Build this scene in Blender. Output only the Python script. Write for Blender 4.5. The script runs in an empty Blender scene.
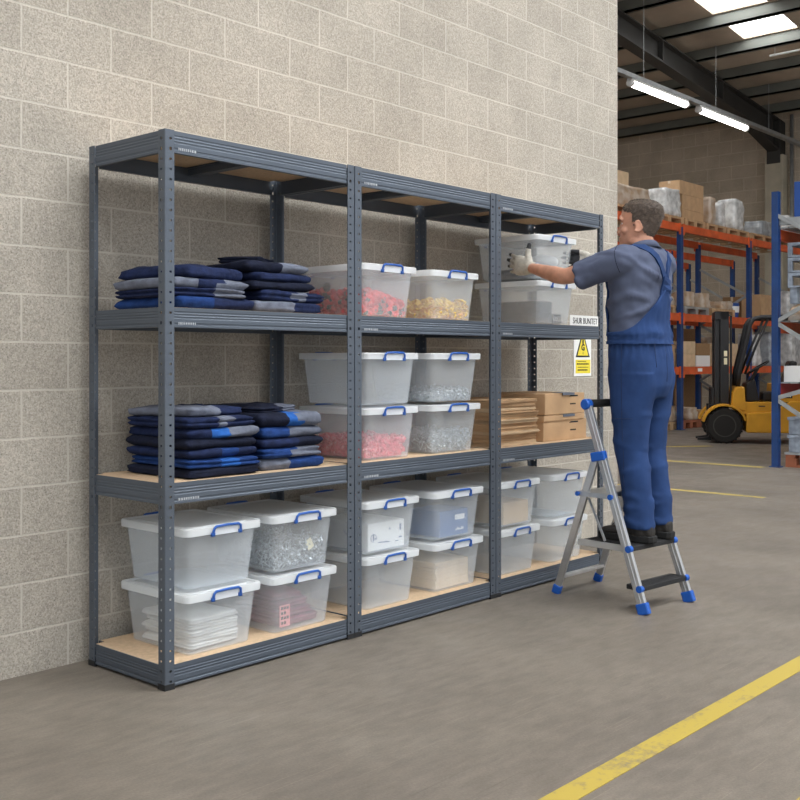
import bpy, bmesh, math, random
from mathutils import Vector, Matrix, noise
from mathutils.bvhtree import BVHTree
R = random.Random(7)
PI = math.pi
SC = bpy.context.scene
COL = SC.collection

# ------------------------------------------------------------------ materials
def mat(name, color, rough=0.6, metal=0.0, var=0.0, vscale=8.0, bump=0.0, bscale=60.0, spec=0.5, emit=None, estr=0.0, coat=0.0, var2=None, stretch=None):
    m = bpy.data.materials.new(name); m.use_nodes = True
    nt = m.node_tree; b = nt.nodes['Principled BSDF']
    b.inputs['Base Color'].default_value = (*color, 1)
    b.inputs['Roughness'].default_value = rough
    b.inputs['Metallic'].default_value = metal
    b.inputs['Specular IOR Level'].default_value = spec
    if coat: b.inputs['Coat Weight'].default_value = coat
    if emit:
        b.inputs['Emission Color'].default_value = (*emit, 1); b.inputs['Emission Strength'].default_value = estr
    tc = nt.nodes.new('ShaderNodeTexCoord')
    src = tc.outputs['Object']
    if stretch:
        mp = nt.nodes.new('ShaderNodeMapping'); mp.inputs['Scale'].default_value = stretch
        nt.links.new(src, mp.inputs['Vector']); src = mp.outputs['Vector']
    if var or var2:
        n = nt.nodes.new('ShaderNodeTexNoise'); n.inputs['Scale'].default_value = vscale; n.inputs['Detail'].default_value = 5
        nt.links.new(src, n.inputs['Vector'])
        mx = nt.nodes.new('ShaderNodeMix'); mx.data_type = 'RGBA'
        lo = var2 if var2 else tuple(max(0, c*(1-var)) for c in color)
        hi = color if var2 else tuple(min(1, c*(1+var)) for c in color)
        mx.inputs[6].default_value = (*lo, 1); mx.inputs[7].default_value = (*hi, 1)
        rp = nt.nodes.new('ShaderNodeMapRange'); rp.inputs[1].default_value = 0.3; rp.inputs[2].default_value = 0.7
        nt.links.new(n.outputs['Fac'], rp.inputs[0]); nt.links.new(rp.outputs[0], mx.inputs[0])
        nt.links.new(mx.outputs[2], b.inputs['Base Color'])
    if bump:
        n2 = nt.nodes.new('ShaderNodeTexNoise'); n2.inputs['Scale'].default_value = bscale; n2.inputs['Detail'].default_value = 4
        nt.links.new(src, n2.inputs['Vector'])
        bp = nt.nodes.new('ShaderNodeBump'); bp.inputs['Strength'].default_value = bump; bp.inputs['Distance'].default_value = 0.01
        nt.links.new(n2.outputs['Fac'], bp.inputs['Height']); nt.links.new(bp.outputs['Normal'], b.inputs['Normal'])
    return m

def plastic(name, color, transp, rough=0.35):
    """frosted clear plastic: part of the light passes straight, the rest scatters"""
    m = bpy.data.materials.new(name); m.use_nodes = True
    nt = m.node_tree; nt.nodes.clear()
    o = nt.nodes.new('ShaderNodeOutputMaterial')
    d = nt.nodes.new('ShaderNodeBsdfPrincipled'); d.inputs['Base Color'].default_value = (*color, 1); d.inputs['Roughness'].default_value = rough
    tl = nt.nodes.new('ShaderNodeBsdfTranslucent'); tl.inputs['Color'].default_value = (*color, 1)
    m1 = nt.nodes.new('ShaderNodeMixShader'); m1.inputs[0].default_value = 0.33
    nt.links.new(d.outputs[0], m1.inputs[1]); nt.links.new(tl.outputs[0], m1.inputs[2])
    t = nt.nodes.new('ShaderNodeBsdfTransparent'); t.inputs['Color'].default_value = (0.97, 0.985, 1, 1)
    m2 = nt.nodes.new('ShaderNodeMixShader'); m2.inputs[0].default_value = transp
    nt.links.new(m1.outputs[0], m2.inputs[1]); nt.links.new(t.outputs[0], m2.inputs[2])
    nt.links.new(m2.outputs[0], o.inputs[0])
    return m

def N(nt, t, **kw):
    n = nt.nodes.new(t)
    for k, v in kw.items(): setattr(n, k, v)
    return n

def block_wall(name, axis, c1, c2, cm, bw, rh, ox, oz, mort=0.005, grain=1.0, bstr=0.5):
    """concrete block masonry; axis = world axis running along the wall"""
    m = bpy.data.materials.new(name); m.use_nodes = True
    nt = m.node_tree; b = nt.nodes['Principled BSDF']; L = nt.links.new
    g = N(nt, 'ShaderNodeNewGeometry'); s = N(nt, 'ShaderNodeSeparateXYZ'); L(g.outputs['Position'], s.inputs[0])
    ax = N(nt, 'ShaderNodeMath', operation='ADD'); ax.inputs[1].default_value = ox; L(s.outputs[axis], ax.inputs[0])
    az = N(nt, 'ShaderNodeMath', operation='ADD'); az.inputs[1].default_value = oz; L(s.outputs[2], az.inputs[0])
    cb = N(nt, 'ShaderNodeCombineXYZ'); L(ax.outputs[0], cb.inputs[0]); L(az.outputs[0], cb.inputs[1])
    wob = N(nt, 'ShaderNodeTexNoise'); wob.inputs['Scale'].default_value = 9; L(g.outputs['Position'], wob.inputs['Vector'])
    wv = N(nt, 'ShaderNodeVectorMath', operation='SCALE'); wv.inputs['Scale'].default_value = 0.006; L(wob.outputs['Color'], wv.inputs[0])
    va = N(nt, 'ShaderNodeVectorMath', operation='ADD'); L(cb.outputs[0], va.inputs[0]); L(wv.outputs[0], va.inputs[1])
    br = N(nt, 'ShaderNodeTexBrick'); br.offset = 0.5; br.offset_frequency = 2
    br.inputs['Scale'].default_value = 1; br.inputs['Brick Width'].default_value = bw; br.inputs['Row Height'].default_value = rh
    br.inputs['Mortar Size'].default_value = mort; br.inputs['Mortar Smooth'].default_value = 0.35; br.inputs['Bias'].default_value = 0
    br.inputs['Color1'].default_value = (*c1, 1); br.inputs['Color2'].default_value = (*c2, 1); br.inputs['Mortar'].default_value = (*cm, 1)
    L(va.outputs[0], br.inputs['Vector'])
    # aggregate speckle, pits, blotches
    n1 = N(nt, 'ShaderNodeTexNoise'); n1.inputs['Scale'].default_value = 150/grain; n1.inputs['Detail'].default_value = 6; n1.inputs['Roughness'].default_value = 0.7; L(g.outputs['Position'], n1.inputs['Vector'])
    r1 = N(nt, 'ShaderNodeMapRange'); r1.inputs[1].default_value = .32; r1.inputs[2].default_value = .68; r1.inputs[3].default_value = .60; r1.inputs[4].default_value = 1.34; L(n1.outputs['Fac'], r1.inputs[0])
    n2 = N(nt, 'ShaderNodeTexNoise'); n2.inputs['Scale'].default_value = 2.3; n2.inputs['Detail'].default_value = 4; L(g.outputs['Position'], n2.inputs['Vector'])
    r2 = N(nt, 'ShaderNodeMapRange'); r2.inputs[1].default_value = .3; r2.inputs[2].default_value = .7; r2.inputs[3].default_value = .88; r2.inputs[4].default_value = 1.1; L(n2.outputs['Fac'], r2.inputs[0])
    vo = N(nt, 'ShaderNodeTexVoronoi'); vo.inputs['Scale'].default_value = 85/grain; L(g.outputs['Position'], vo.inputs['Vector'])
    r3 = N(nt, 'ShaderNodeMapRange'); r3.inputs[1].default_value = .04; r3.inputs[2].default_value = .24; r3.inputs[3].default_value = .40; r3.inputs[4].default_value = 1; L(vo.outputs['Distance'], r3.inputs[0])
    p = N(nt, 'ShaderNodeMath', operation='MULTIPLY'); L(r1.outputs[0], p.inputs[0]); L(r2.outputs[0], p.inputs[1])
    p2 = N(nt, 'ShaderNodeMath', operation='MULTIPLY'); L(p.outputs[0], p2.inputs[0]); L(r3.outputs[0], p2.inputs[1])
    # mortar stays smooth
    mxm = N(nt, 'ShaderNodeMix'); mxm.data_type = 'FLOAT'; L(br.outputs['Fac'], mxm.inputs[0]); L(p2.outputs[0], mxm.inputs[2]); L(r2.outputs[0], mxm.inputs[3])
    vm = N(nt, 'ShaderNodeVectorMath', operation='SCALE'); L(br.outputs['Color'], vm.inputs[0]); L(mxm.outputs[0], vm.inputs['Scale'])
    L(vm.outputs[0], b.inputs['Base Color'])
    b.inputs['Roughness'].default_value = 0.95; b.inputs['Specular IOR Level'].default_value = 0.2
    h = N(nt, 'ShaderNodeMath', operation='MULTIPLY_ADD'); h.inputs[1].default_value = -0.45; L(br.outputs['Fac'], h.inputs[0])
    hs = N(nt, 'ShaderNodeMath', operation='MULTIPLY'); hs.inputs[1].default_value = 0.35; L(p2.outputs[0], hs.inputs[0]); L(hs.outputs[0], h.inputs[2])
    bp = N(nt, 'ShaderNodeBump'); bp.inputs['Strength'].default_value = bstr; bp.inputs['Distance'].default_value = 0.012
    L(h.outputs[0], bp.inputs['Height']); L(bp.outputs['Normal'], b.inputs['Normal'])
    return m

def concrete_floor(name):
    m = bpy.data.materials.new(name); m.use_nodes = True
    nt = m.node_tree; b = nt.nodes['Principled BSDF']; L = nt.links.new
    g = N(nt, 'ShaderNodeNewGeometry')
    def ns(scale, det, stretch=None, rough=.55):
        n = N(nt, 'ShaderNodeTexNoise'); n.inputs['Scale'].default_value = scale; n.inputs['Detail'].default_value = det; n.inputs['Roughness'].default_value = rough
        if stretch:
            mp = N(nt, 'ShaderNodeMapping'); mp.inputs['Scale'].default_value = stretch; mp.inputs['Rotation'].default_value = (0, 0, 0.5)
            L(g.outputs['Position'], mp.inputs['Vector']); L(mp.outputs[0], n.inputs['Vector'])
        else: L(g.outputs['Position'], n.inputs['Vector'])
        return n
    def rng(n, a, c, lo, hi):
        r = N(nt, 'ShaderNodeMapRange'); r.inputs[1].default_value = a; r.inputs[2].default_value = c; r.inputs[3].default_value = lo; r.inputs[4].default_value = hi
        L(n.outputs['Fac'], r.inputs[0]); return r
    def mul(a, c):
        p = N(nt, 'ShaderNodeMath', operation='MULTIPLY'); L(a.outputs[0], p.inputs[0]); L(c.outputs[0], p.inputs[1]); return p
    big = rng(ns(1.1, 6), .3, .7, .82, 1.14)
    mid = rng(ns(7, 6, (1, 3.0, 1), .65), .3, .7, .82, 1.14)
    fine = rng(ns(120, 3), .3, .7, .9, 1.1)
    scr = rng(ns(5, 2, (.35, 26, 1), .5), .64, .74, 1.0, 1.22)
    drk = rng(ns(3.0, 3, (.6, 14, 1), .5), .66, .78, 1.0, .72)
    f = mul(mul(mul(big, mid), mul(fine, scr)), drk)
    vm = N(nt, 'ShaderNodeVectorMath', operation='SCALE'); vm.inputs[0].default_value = (0.185, 0.159, 0.131); L(f.outputs[0], vm.inputs['Scale'])
    L(vm.outputs[0], b.inputs['Base Color'])
    rr = rng(ns(3, 5), .3, .7, .42, .62); L(rr.outputs[0], b.inputs['Roughness'])
    b.inputs['Specular IOR Level'].default_value = 0.35
    bp = N(nt, 'ShaderNodeBump'); bp.inputs['Strength'].default_value = .12; bp.inputs['Distance'].default_value = .01
    L(f.outputs[0], bp.inputs['Height']); L(bp.outputs['Normal'], b.inputs['Normal'])
    return m

def worn_paint(name, col, under, thr=.42):
    m = bpy.data.materials.new(name); m.use_nodes = True
    nt = m.node_tree; b = nt.nodes['Principled BSDF']; L = nt.links.new
    g = N(nt, 'ShaderNodeNewGeometry')
    n = N(nt, 'ShaderNodeTexNoise'); n.inputs['Scale'].default_value = 26; n.inputs['Detail'].default_value = 8; n.inputs['Roughness'].default_value = .75; L(g.outputs['Position'], n.inputs['Vector'])
    n2 = N(nt, 'ShaderNodeTexNoise'); n2.inputs['Scale'].default_value = 2.2; n2.inputs['Detail'].default_value = 3; L(g.outputs['Position'], n2.inputs['Vector'])
    a = N(nt, 'ShaderNodeMath', operation='ADD'); L(n.outputs['Fac'], a.inputs[0]); L(n2.outputs['Fac'], a.inputs[1])
    r = N(nt, 'ShaderNodeMapRange'); r.inputs[1].default_value = thr*2-.06; r.inputs[2].default_value = thr*2+.12; L(a.outputs[0], r.inputs[0])
    mx = N(nt, 'ShaderNodeMix'); mx.data_type = 'RGBA'; mx.inputs[6].default_value = (*under, 1); mx.inputs[7].default_value = (*col, 1); L(r.outputs[0], mx.inputs[0])
    L(mx.outputs[2], b.inputs['Base Color']); b.inputs['Roughness'].default_value = .6
    return m

M = {}
M['wall'] = block_wall('concrete_block', 0, (.41, .372, .318), (.455, .415, .355), (.54, .505, .44), .394, .1848, 0.262+.182, -0.17+.1848*10)
M['farwall'] = block_wall('far_block', 1, (.50, .42, .32), (.55, .46, .36), (.60, .52, .41), .62, .31, 0, 0, mort=.012, grain=2.0)
M['floor'] = concrete_floor('floor_concrete')
M['line'] = worn_paint('yellow_floor_paint', (.45, .335, .06), (.23, .185, .11))
M['line_far'] = worn_paint('yellow_floor_paint_thin', (.50, .38, .09), (.27, .22, .13), .45)
M['roof'] = mat('roof_board', (.44, .365, .285), .9, var=.12, vscale=1.2)
M['purlin'] = mat('purlin_steel', (.15, .155, .135), .6, .2, var=.1, vscale=2)
M['rafter'] = mat('rafter_steel', (.045, .042, .038), .6, .2, var=.1, vscale=2)
M['column'] = mat('column_concrete', (.48, .43, .33), .9, var=.15, vscale=2.5)
M['sky'] = mat('skylight_panel', (.9, .9, .9), .5, emit=(.95, .98, 1), estr=24.5)
M['skyv'] = mat('skylight_panel_dimmed', (.9, .9, .9), .5, emit=(.95, .98, 1), estr=8.0)  # same kind of panel, glow turned down so nearby purlins stay dark
M['tube'] = mat('fluorescent_tube', (.95, .95, .92), .4, emit=(1, .97, .9), estr=8.0)
M['whitemetal'] = mat('white_enamel', (.6, .6, .58), .4)
M['steel'] = mat('shelving_steel', (.105, .125, .155), .42, .40, var=.10, vscale=9, bump=.05, bscale=300, stretch=(1, 1, .25))
M['steelbeam'] = mat('shelving_beam_steel', (.095, .115, .145), .46, .35, var=.08, vscale=9, bump=.05, bscale=260, stretch=(.15, .15, 1))
M['steelmark'] = mat('stamped_mark', (.45, .48, .52), .5, .3)
M['foot'] = mat('foot_plastic', (.012, .013, .015), .6)
M['board'] = mat('chipboard', (.60, .43, .275), .75, var=.10, vscale=60, bump=.06, bscale=250)
M['box'] = plastic('frosted_plastic', (.96, .985, 1.0), .775)
M['lid'] = plastic('lid_plastic', (.92, .94, .95), .34)
M['blue'] = mat('blue_plastic', (.015, .095, .40), .35)
M['bluelab'] = plastic('label_window', (.86, .89, .93), .05)
M['navy'] = mat('navy_cloth', (.012, .020, .062), .9, var=.35, vscale=22, bump=.5, bscale=45, spec=.2)
M['navy2'] = mat('dark_navy_cloth', (.009, .012, .028), .9, var=.35, vscale=22, bump=.5, bscale=45, spec=.2)
M['royal'] = mat('royal_cloth', (.012, .040, .155), .9, var=.3, vscale=22, bump=.5, bscale=45, spec=.2)
M['sky_cloth'] = mat('bright_blue_cloth', (.02, .10, .36), .9, var=.2, vscale=22, bump=.5, bscale=45, spec=.2)
M['greycloth'] = mat('grey_cloth', (.135, .15, .195), .9, var=.25, vscale=22, bump=.5, bscale=45, spec=.2)
M['whitecloth'] = mat('white_sheet', (.75, .73, .69), .7, var=.1, vscale=15, bump=.4, bscale=40)
M['maroon'] = mat('maroon_cloth', (.22, .045, .085), .9, var=.3, vscale=20, bump=.4, bscale=45)
M['pinklabel'] = mat('pink_card', (.75, .25, .25), .7)
M['ink'] = mat('black_ink', (.012, .012, .014), .7)
M['inkblue'] = mat('print_blue_grey', (.18, .22, .33), .7)
M['red'] = mat('red_plastic', (.58, .015, .025), .5, var=.45, vscale=30)
M['pink'] = mat('pink_plastic', (.72, .10, .14), .5, var=.35, vscale=40)
M['dark'] = mat('dark_plastic', (.02, .02, .025), .5)
M['yellowp'] = mat('yellow_plastic', (.78, .50, .06), .5, var=.35, vscale=25)
M['screw'] = mat('zinc_screw', (.46, .49, .50), .38, .65, var=.45, vscale=70)
M['cream'] = mat('cream_tag', (.80, .72, .48), .7)
M['card'] = mat('cardboard', (.52, .33, .18), .85, var=.10, vscale=9, bump=.05, bscale=90)
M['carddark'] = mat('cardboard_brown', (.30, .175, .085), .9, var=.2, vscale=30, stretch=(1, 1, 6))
M['cardpale'] = mat('cardboard_pale', (.62, .45, .28), .85, var=.1, vscale=9)
M['kraft'] = mat('kraft_paper', (.70, .56, .40), .8, var=.08, vscale=20)
M['tape'] = mat('grey_tape', (.13, .15, .19), .5)
M['whitecard'] = mat('white_carton', (.80, .79, .77), .7)
M['bluebox'] = mat('blue_box', (.055, .14, .32), .6)
M['felt'] = mat('grey_felt', (.045, .048, .055), .95, var=.5, vscale=140, bump=.3, bscale=200)
M['paper'] = mat('white_paper', (.82, .82, .80), .7)
M['signyellow'] = mat('sign_yellow', (.83, .68, .05), .5)
M['alu'] = mat('aluminium', (.60, .61, .62), .32, .85, var=.06, vscale=14)
M['rubber'] = mat('black_rubber', (.015, .015, .016), .8, bump=.4, bscale=240)
M['ladderblue'] = mat('ladder_blue', (.01, .10, .46), .4)
M['skin'] = mat('skin', (.54, .27, .18), .5, var=.16, vscale=22, bump=.1, bscale=120)
M['hair'] = mat('hair_brown_grey', (.085, .062, .048), .7, var=.4, vscale=60)
M['hairgrey'] = mat('hair_grey', (.24, .20, .17), .7)
M['shirt'] = mat('shirt_slate', (.090, .106, .165), .9, var=.15, vscale=10, bump=.25, bscale=16, spec=.2)
M['overall'] = mat('overall_blue', (.019, .047, .142), .88, var=.2, vscale=9, bump=.25, bscale=13, spec=.25)
M['overallseam'] = mat('overall_seam', (.012, .028, .085), .9)
M['glove'] = mat('glove_knit', (.50, .47, .41), .95, var=.15, vscale=60, bump=.5, bscale=220)
M['glovedark'] = mat('glove_coating', (.022, .023, .026), .75, bump=.3, bscale=120)
M['shoe'] = mat('shoe_leather', (.022, .019, .017), .65, bump=.3, bscale=60)
M['sole'] = mat('shoe_sole', (.010, .010, .010), .85)
M['rackblue'] = mat('rack_blue', (.006, .042, .165), .5, var=.25, vscale=6)
M['rackorange'] = mat('rack_orange', (.62, .098, .022), .5, var=.22, vscale=5)
M['galv'] = mat('galvanised', (.36, .37, .37), .5, .5, var=.15, vscale=8)
M['wood'] = mat('pallet_wood', (.47, .31, .17), .9, var=.25, vscale=10)
M['wooddark'] = mat('red_brown_wood', (.30, .10, .05), .9, var=.25, vscale=8)
M['wrap'] = mat('stretch_wrap', (.62, .62, .61), .25, var=.35, vscale=9, bump=.8, bscale=9, coat=.3)
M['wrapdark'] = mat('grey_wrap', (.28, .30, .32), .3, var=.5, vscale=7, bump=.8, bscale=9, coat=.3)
M['wrapbrown'] = mat('wrapped_carton', (.60, .54, .47), .35, bump=.7, bscale=12, vscale=5, var2=(.38, .23, .12))
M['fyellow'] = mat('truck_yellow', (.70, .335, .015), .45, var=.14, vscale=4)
M['fdark'] = mat('truck_black', (.012, .012, .013), .5)
M['tyre'] = mat('tyre_rubber', (.020, .018, .016), .9, bump=.4, bscale=40)
M['hub'] = mat('wheel_hub', (.045, .042, .036), .7)
M['crateblue'] = mat('crate_grey_blue', (.27, .31, .37), .6, var=.3, vscale=14)
M['brightblue'] = mat('carton_blue', (.01, .06, .26), .5)
M['redbeam'] = mat('beam_red', (.40, .03, .03), .5)
M['eye'] = mat('eye_white', (.7, .68, .65), .2)

# ------------------------------------------------------------------ mesh builder
class MB:
    def __init__(s): s.v = []; s.f = []; s.m = []; s.cur = 0
    def mat(s, i): s.cur = i; return s
    def add(s, vs, fs, mi=None):
        b = len(s.v); s.v += [Vector(p) for p in vs]
        for f in fs: s.f.append([b+i for i in f]); s.m.append(s.cur if mi is None else mi)
        return s
    def box(s, x0, x1, y0, y1, z0, z1, mi=None):
        return s.add([(x0, y0, z0), (x1, y0, z0), (x1, y1, z0), (x0, y1, z0), (x0, y0, z1), (x1, y0, z1), (x1, y1, z1), (x0, y1, z1)],
                     [(0, 3, 2, 1), (4, 5, 6, 7), (0, 1, 5, 4), (1, 2, 6, 5), (2, 3, 7, 6), (3, 0, 4, 7)], mi)
    def rings(s, rs, cap0=True, cap1=True, mi=None, closed=True):
        """skin a list of rings (same count)"""
        n = len(rs[0]); vs = [p for r in rs for p in r]; fs = []
        for i in range(len(rs)-1):
            for j in range(n if closed else n-1):
                k = (j+1) % n
                fs.append((i*n+j, i*n+k, (i+1)*n+k, (i+1)*n+j))
        if cap0: fs.append(tuple(range(n-1, -1, -1)))
        if cap1: fs.append(tuple((len(rs)-1)*n+j for j in range(n)))
        return s.add(vs, fs, mi)
    def tube(s, pts, r, n=10, mi=None, caps=True, flat=None):
        pts = [Vector(p) for p in pts]; rs = []
        up = None
        for i, p in enumerate(pts):
            t = (pts[min(i+1, len(pts)-1)]-pts[max(i-1, 0)]).normalized()
            if up is None:
                up = Vector((0, 0, 1)) if abs(t.z) < .9 else Vector((0, 1, 0))
            sd = t.cross(up).normalized(); up = sd.cross(t).normalized()
            ri = r[i] if isinstance(r, list) else r
            a, b = ri if isinstance(ri, (list, tuple)) else (ri, ri)
            rs.append([p+sd*(a*math.cos(2*PI*j/n))+up*(b*math.sin(2*PI*j/n)) for j in range(n)])
        return s.rings(rs, caps, caps, mi)
    def chain(s, pts, r, n=14, mi=None, sub=5):
        """rounded-end tapering limb through pts"""
        pts = [Vector(p) for p in pts]; P = []; Q = []
        for i in range(len(pts)-1):
            for k in range(sub):
                t = k/sub; P.append(pts[i].lerp(pts[i+1], t)); Q.append(r[i]*(1-t)+r[i+1]*t)
        P.append(pts[-1]); Q.append(r[-1])
        # smooth path
        for _ in range(2):
            P = [P[0]]+[(P[i-1]+P[i]*2+P[i+1])/4 for i in range(1, len(P)-1)]+[P[-1]]
        d0 = (P[0]-P[1]).normalized(); d1 = (P[-1]-P[-2]).normalized()
        pre = [(P[0]+d0*Q[0]*math.sin(a), Q[0]*math.cos(a)) for a in (1.45, 1.1, .7, .35)]
        post = [(P[-1]+d1*Q[-1]*math.sin(a), Q[-1]*math.cos(a)) for a in (.35, .7, 1.1, 1.45)]
        return s.tube([p for p, _ in pre]+P+[p for p, _ in post], [q for _, q in pre]+Q+[q for _, q in post], n, mi)
    def bar(s, p0, p1, w, h, up=(0, 0, 1), mi=None):
        p0 = Vector(p0); p1 = Vector(p1); t = (p1-p0).normalized(); u = Vector(up)
        sd = t.cross(u).normalized(); u = sd.cross(t).normalized()
        rs = [[p+sd*(w/2*a)+u*(h/2*b) for a, b in ((-1, -1), (1, -1), (1, 1), (-1, 1))] for p in (p0, p1)]
        return s.rings(rs, True, True, mi)
    def cyl(s, p0, p1, r, n=16, mi=None): return s.tube([p0, p1], r, n, mi)
    def prism(s, poly, y0, y1, mi=None):
        """poly in (x,z), extruded along y"""
        return s.rings([[(x, y0, z) for x, z in poly], [(x, y1, z) for x, z in poly]], True, True, mi)
    def prismx(s, poly, x0, x1, mi=None):
        return s.rings([[(x0, y, z) for y, z in poly], [(x1, y, z) for y, z in poly]], True, True, mi)
    def sphere(s, c, r, n=12, mi=None):
        c = Vector(c); r = r if isinstance(r, (tuple, list)) else (r, r, r); rs = []
        for i in range(1, n):
            a = PI*i/n-PI/2
            rs.append([c+Vector((r[0]*math.cos(a)*math.cos(2*PI*j/(2*n)), r[1]*math.cos(a)*math.sin(2*PI*j/(2*n)), r[2]*math.sin(a))) for j in range(2*n)])
        return s.rings(rs, True, True, mi)
    def xf(s, mtx, start=0):
        for i in range(start, len(s.v)): s.v[i] = mtx @ s.v[i]
        return s
    def mesh(s, name, mats, smooth=False, off=None):
        me = bpy.data.meshes.new(name)
        o = Vector(off) if off is not None else Vector((0, 0, 0))
        me.from_pydata([tuple(p-o) for p in s.v], [], s.f)
        for m in mats: me.materials.append(m)
        for p, mi in zip(me.polygons, s.m):
            p.material_index = mi; p.use_smooth = smooth
        bm = bmesh.new(); bm.from_mesh(me); bmesh.ops.recalc_face_normals(bm, faces=bm.faces); bm.to_mesh(me); bm.free()
        me.update()
        return me

def link(o): COL.objects.link(o); return o

def wloc(o):
    v = Vector(o.location); p = o.parent
    while p is not None: v = v+Vector(p.location); p = p.parent
    return v

def build(mb, name, mats, parent=None, smooth=False, bev=0, origin=None, label=None, local=False, auto=None):
    """geometry is given in world space (or local to the parent if local)"""
    if not isinstance(mats, (list, tuple)): mats = [mats]
    if parent is not None:
        off = Vector((0, 0, 0)) if local else wloc(parent)
        me = mb.mesh(name, mats, smooth, off) if isinstance(mb, MB) else mb
        o = bpy.data.objects.new(name, me); o.parent = parent
    else:
        if origin is None:
            xs = [p.x for p in mb.v]; ys = [p.y for p in mb.v]; zs = [p.z for p in mb.v]
            origin = ((min(xs)+max(xs))/2, (min(ys)+max(ys))/2, min(zs))
        o = bpy.data.objects.new(name, mb.mesh(name, mats, smooth, origin)); o.location = origin
    link(o)
    if bev:
        b = o.modifiers.new('bevel', 'BEVEL'); b.width = bev; b.segments = 2; b.limit_method = 'ANGLE'; b.angle_limit = math.radians(40)
    if auto:
        for p in o.data.polygons: p.use_smooth = True
        try: o.data.set_sharp_from_angle(angle=math.radians(auto))
        except Exception: pass
    if label: o['label'] = label
    return o

def tag(o, label, cat, group=None, kind=None):
    o['label'] = label; o['category'] = cat
    if group: o['group'] = group
    if kind: o['kind'] = kind
    return o
def struct(o): o['kind'] = 'structure'; return o
def empty(name, loc, label=None, cat=None, group=None):
    o = bpy.data.objects.new(name, None); o.empty_display_size = .1; link(o); o.location = loc
    if label: tag(o, label, cat, group)
    return o
def copy_tree(o, parent=None):
    c = o.copy(); COL.objects.link(c)
    if parent is not None: c.parent = parent
    for ch in list(KIDS.get(o.name, ())): copy_tree(ch, c)
    return c
KIDS = {}
def index_kids():
    KIDS.clear()
    for o in list(SC.objects):
        if o.parent: KIDS.setdefault(o.parent.name, []).append(o)

def remesh(mb, voxel, smooth=4, fac=.5):
    me = mb.mesh('tmp', [])
    o = bpy.data.objects.new('tmp', me); link(o)
    r = o.modifiers.new('r', 'REMESH'); r.mode = 'VOXEL'; r.voxel_size = voxel; r.use_smooth_shade = True
    if smooth:
        s = o.modifiers.new('s', 'SMOOTH'); s.factor = fac; s.iterations = smooth
    dg = bpy.context.evaluated_depsgraph_get(); dg.update()
    me2 = bpy.data.meshes.new_from_object(o.evaluated_get(dg))
    bpy.data.objects.remove(o); bpy.data.meshes.remove(me)
    return me2

def text_mesh(s, size, mtx, m, name, parent, bold=0.0, ext=.0006):
    cu = bpy.data.curves.new('t', 'FONT'); cu.body = s; cu.size = size; cu.extrude = ext; cu.offset = bold
    cu.align_x = 'CENTER'; cu.align_y = 'CENTER'; cu.resolution_u = 3
    o = bpy.data.objects.new('t', cu); link(o)
    dg = bpy.context.evaluated_depsgraph_get(); dg.update()
    me = bpy.data.meshes.new_from_object(o.evaluated_get(dg)); bpy.data.objects.remove(o)
    me.transform(mtx); me.transform(Matrix.Translation(-wloc(parent)))
    me.materials.clear(); me.materials.append(m)
    ob = bpy.data.objects.new(name, me); link(ob); ob.parent = parent
    return ob
ORD = ['bottom', 'second from bottom', 'third from bottom', 'fourth from bottom', 'fifth from bottom', 'sixth from bottom', 'seventh from bottom', 'eighth from bottom', 'ninth from bottom', 'tenth from bottom', 'eleventh from bottom', 'twelfth from bottom']
# ------------------------------------------------------------------ camera
F, HY, CX, CY, CH, YAW = 1048.89, 359.92, -2.2767, -3.1795, 1.2068, 0.8418
cam = bpy.data.cameras.new('camera'); co = bpy.data.objects.new('camera', cam); link(co)
co.location = (CX, CY, CH); co.rotation_euler = (PI/2, 0, -YAW)
cam.sensor_width = 36; cam.lens = F/800*36; cam.shift_y = (HY-400)/800; cam.clip_start = .05; cam.clip_end = 200
SC.camera = co

# ------------------------------------------------------------------ setting
def roofz(x): return 7.72+(14.7-x)*.1
WY = .57                                    # face of the near block wall
WX1 = 4.203                                 # its free end
FX = 22.0                                   # far wall
mb = MB(); mb.box(-9, FX, -11, 14, -.15, 0); struct(build(mb, 'floor', M['floor']))
mb = MB(); mb.box(-9, WX1, WY, WY+.22, 0, 8.9); struct(build(mb, 'wall_left', M['wall']))
mb = MB(); mb.box(FX, FX+.25, -11, 14, 0, 7.4); struct(build(mb, 'wall_far', M['farwall']))
mb = MB(); mb.box(WX1-9, FX, 13.75, 14, 0, 9); struct(build(mb, 'wall_back', M['farwall']))
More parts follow.
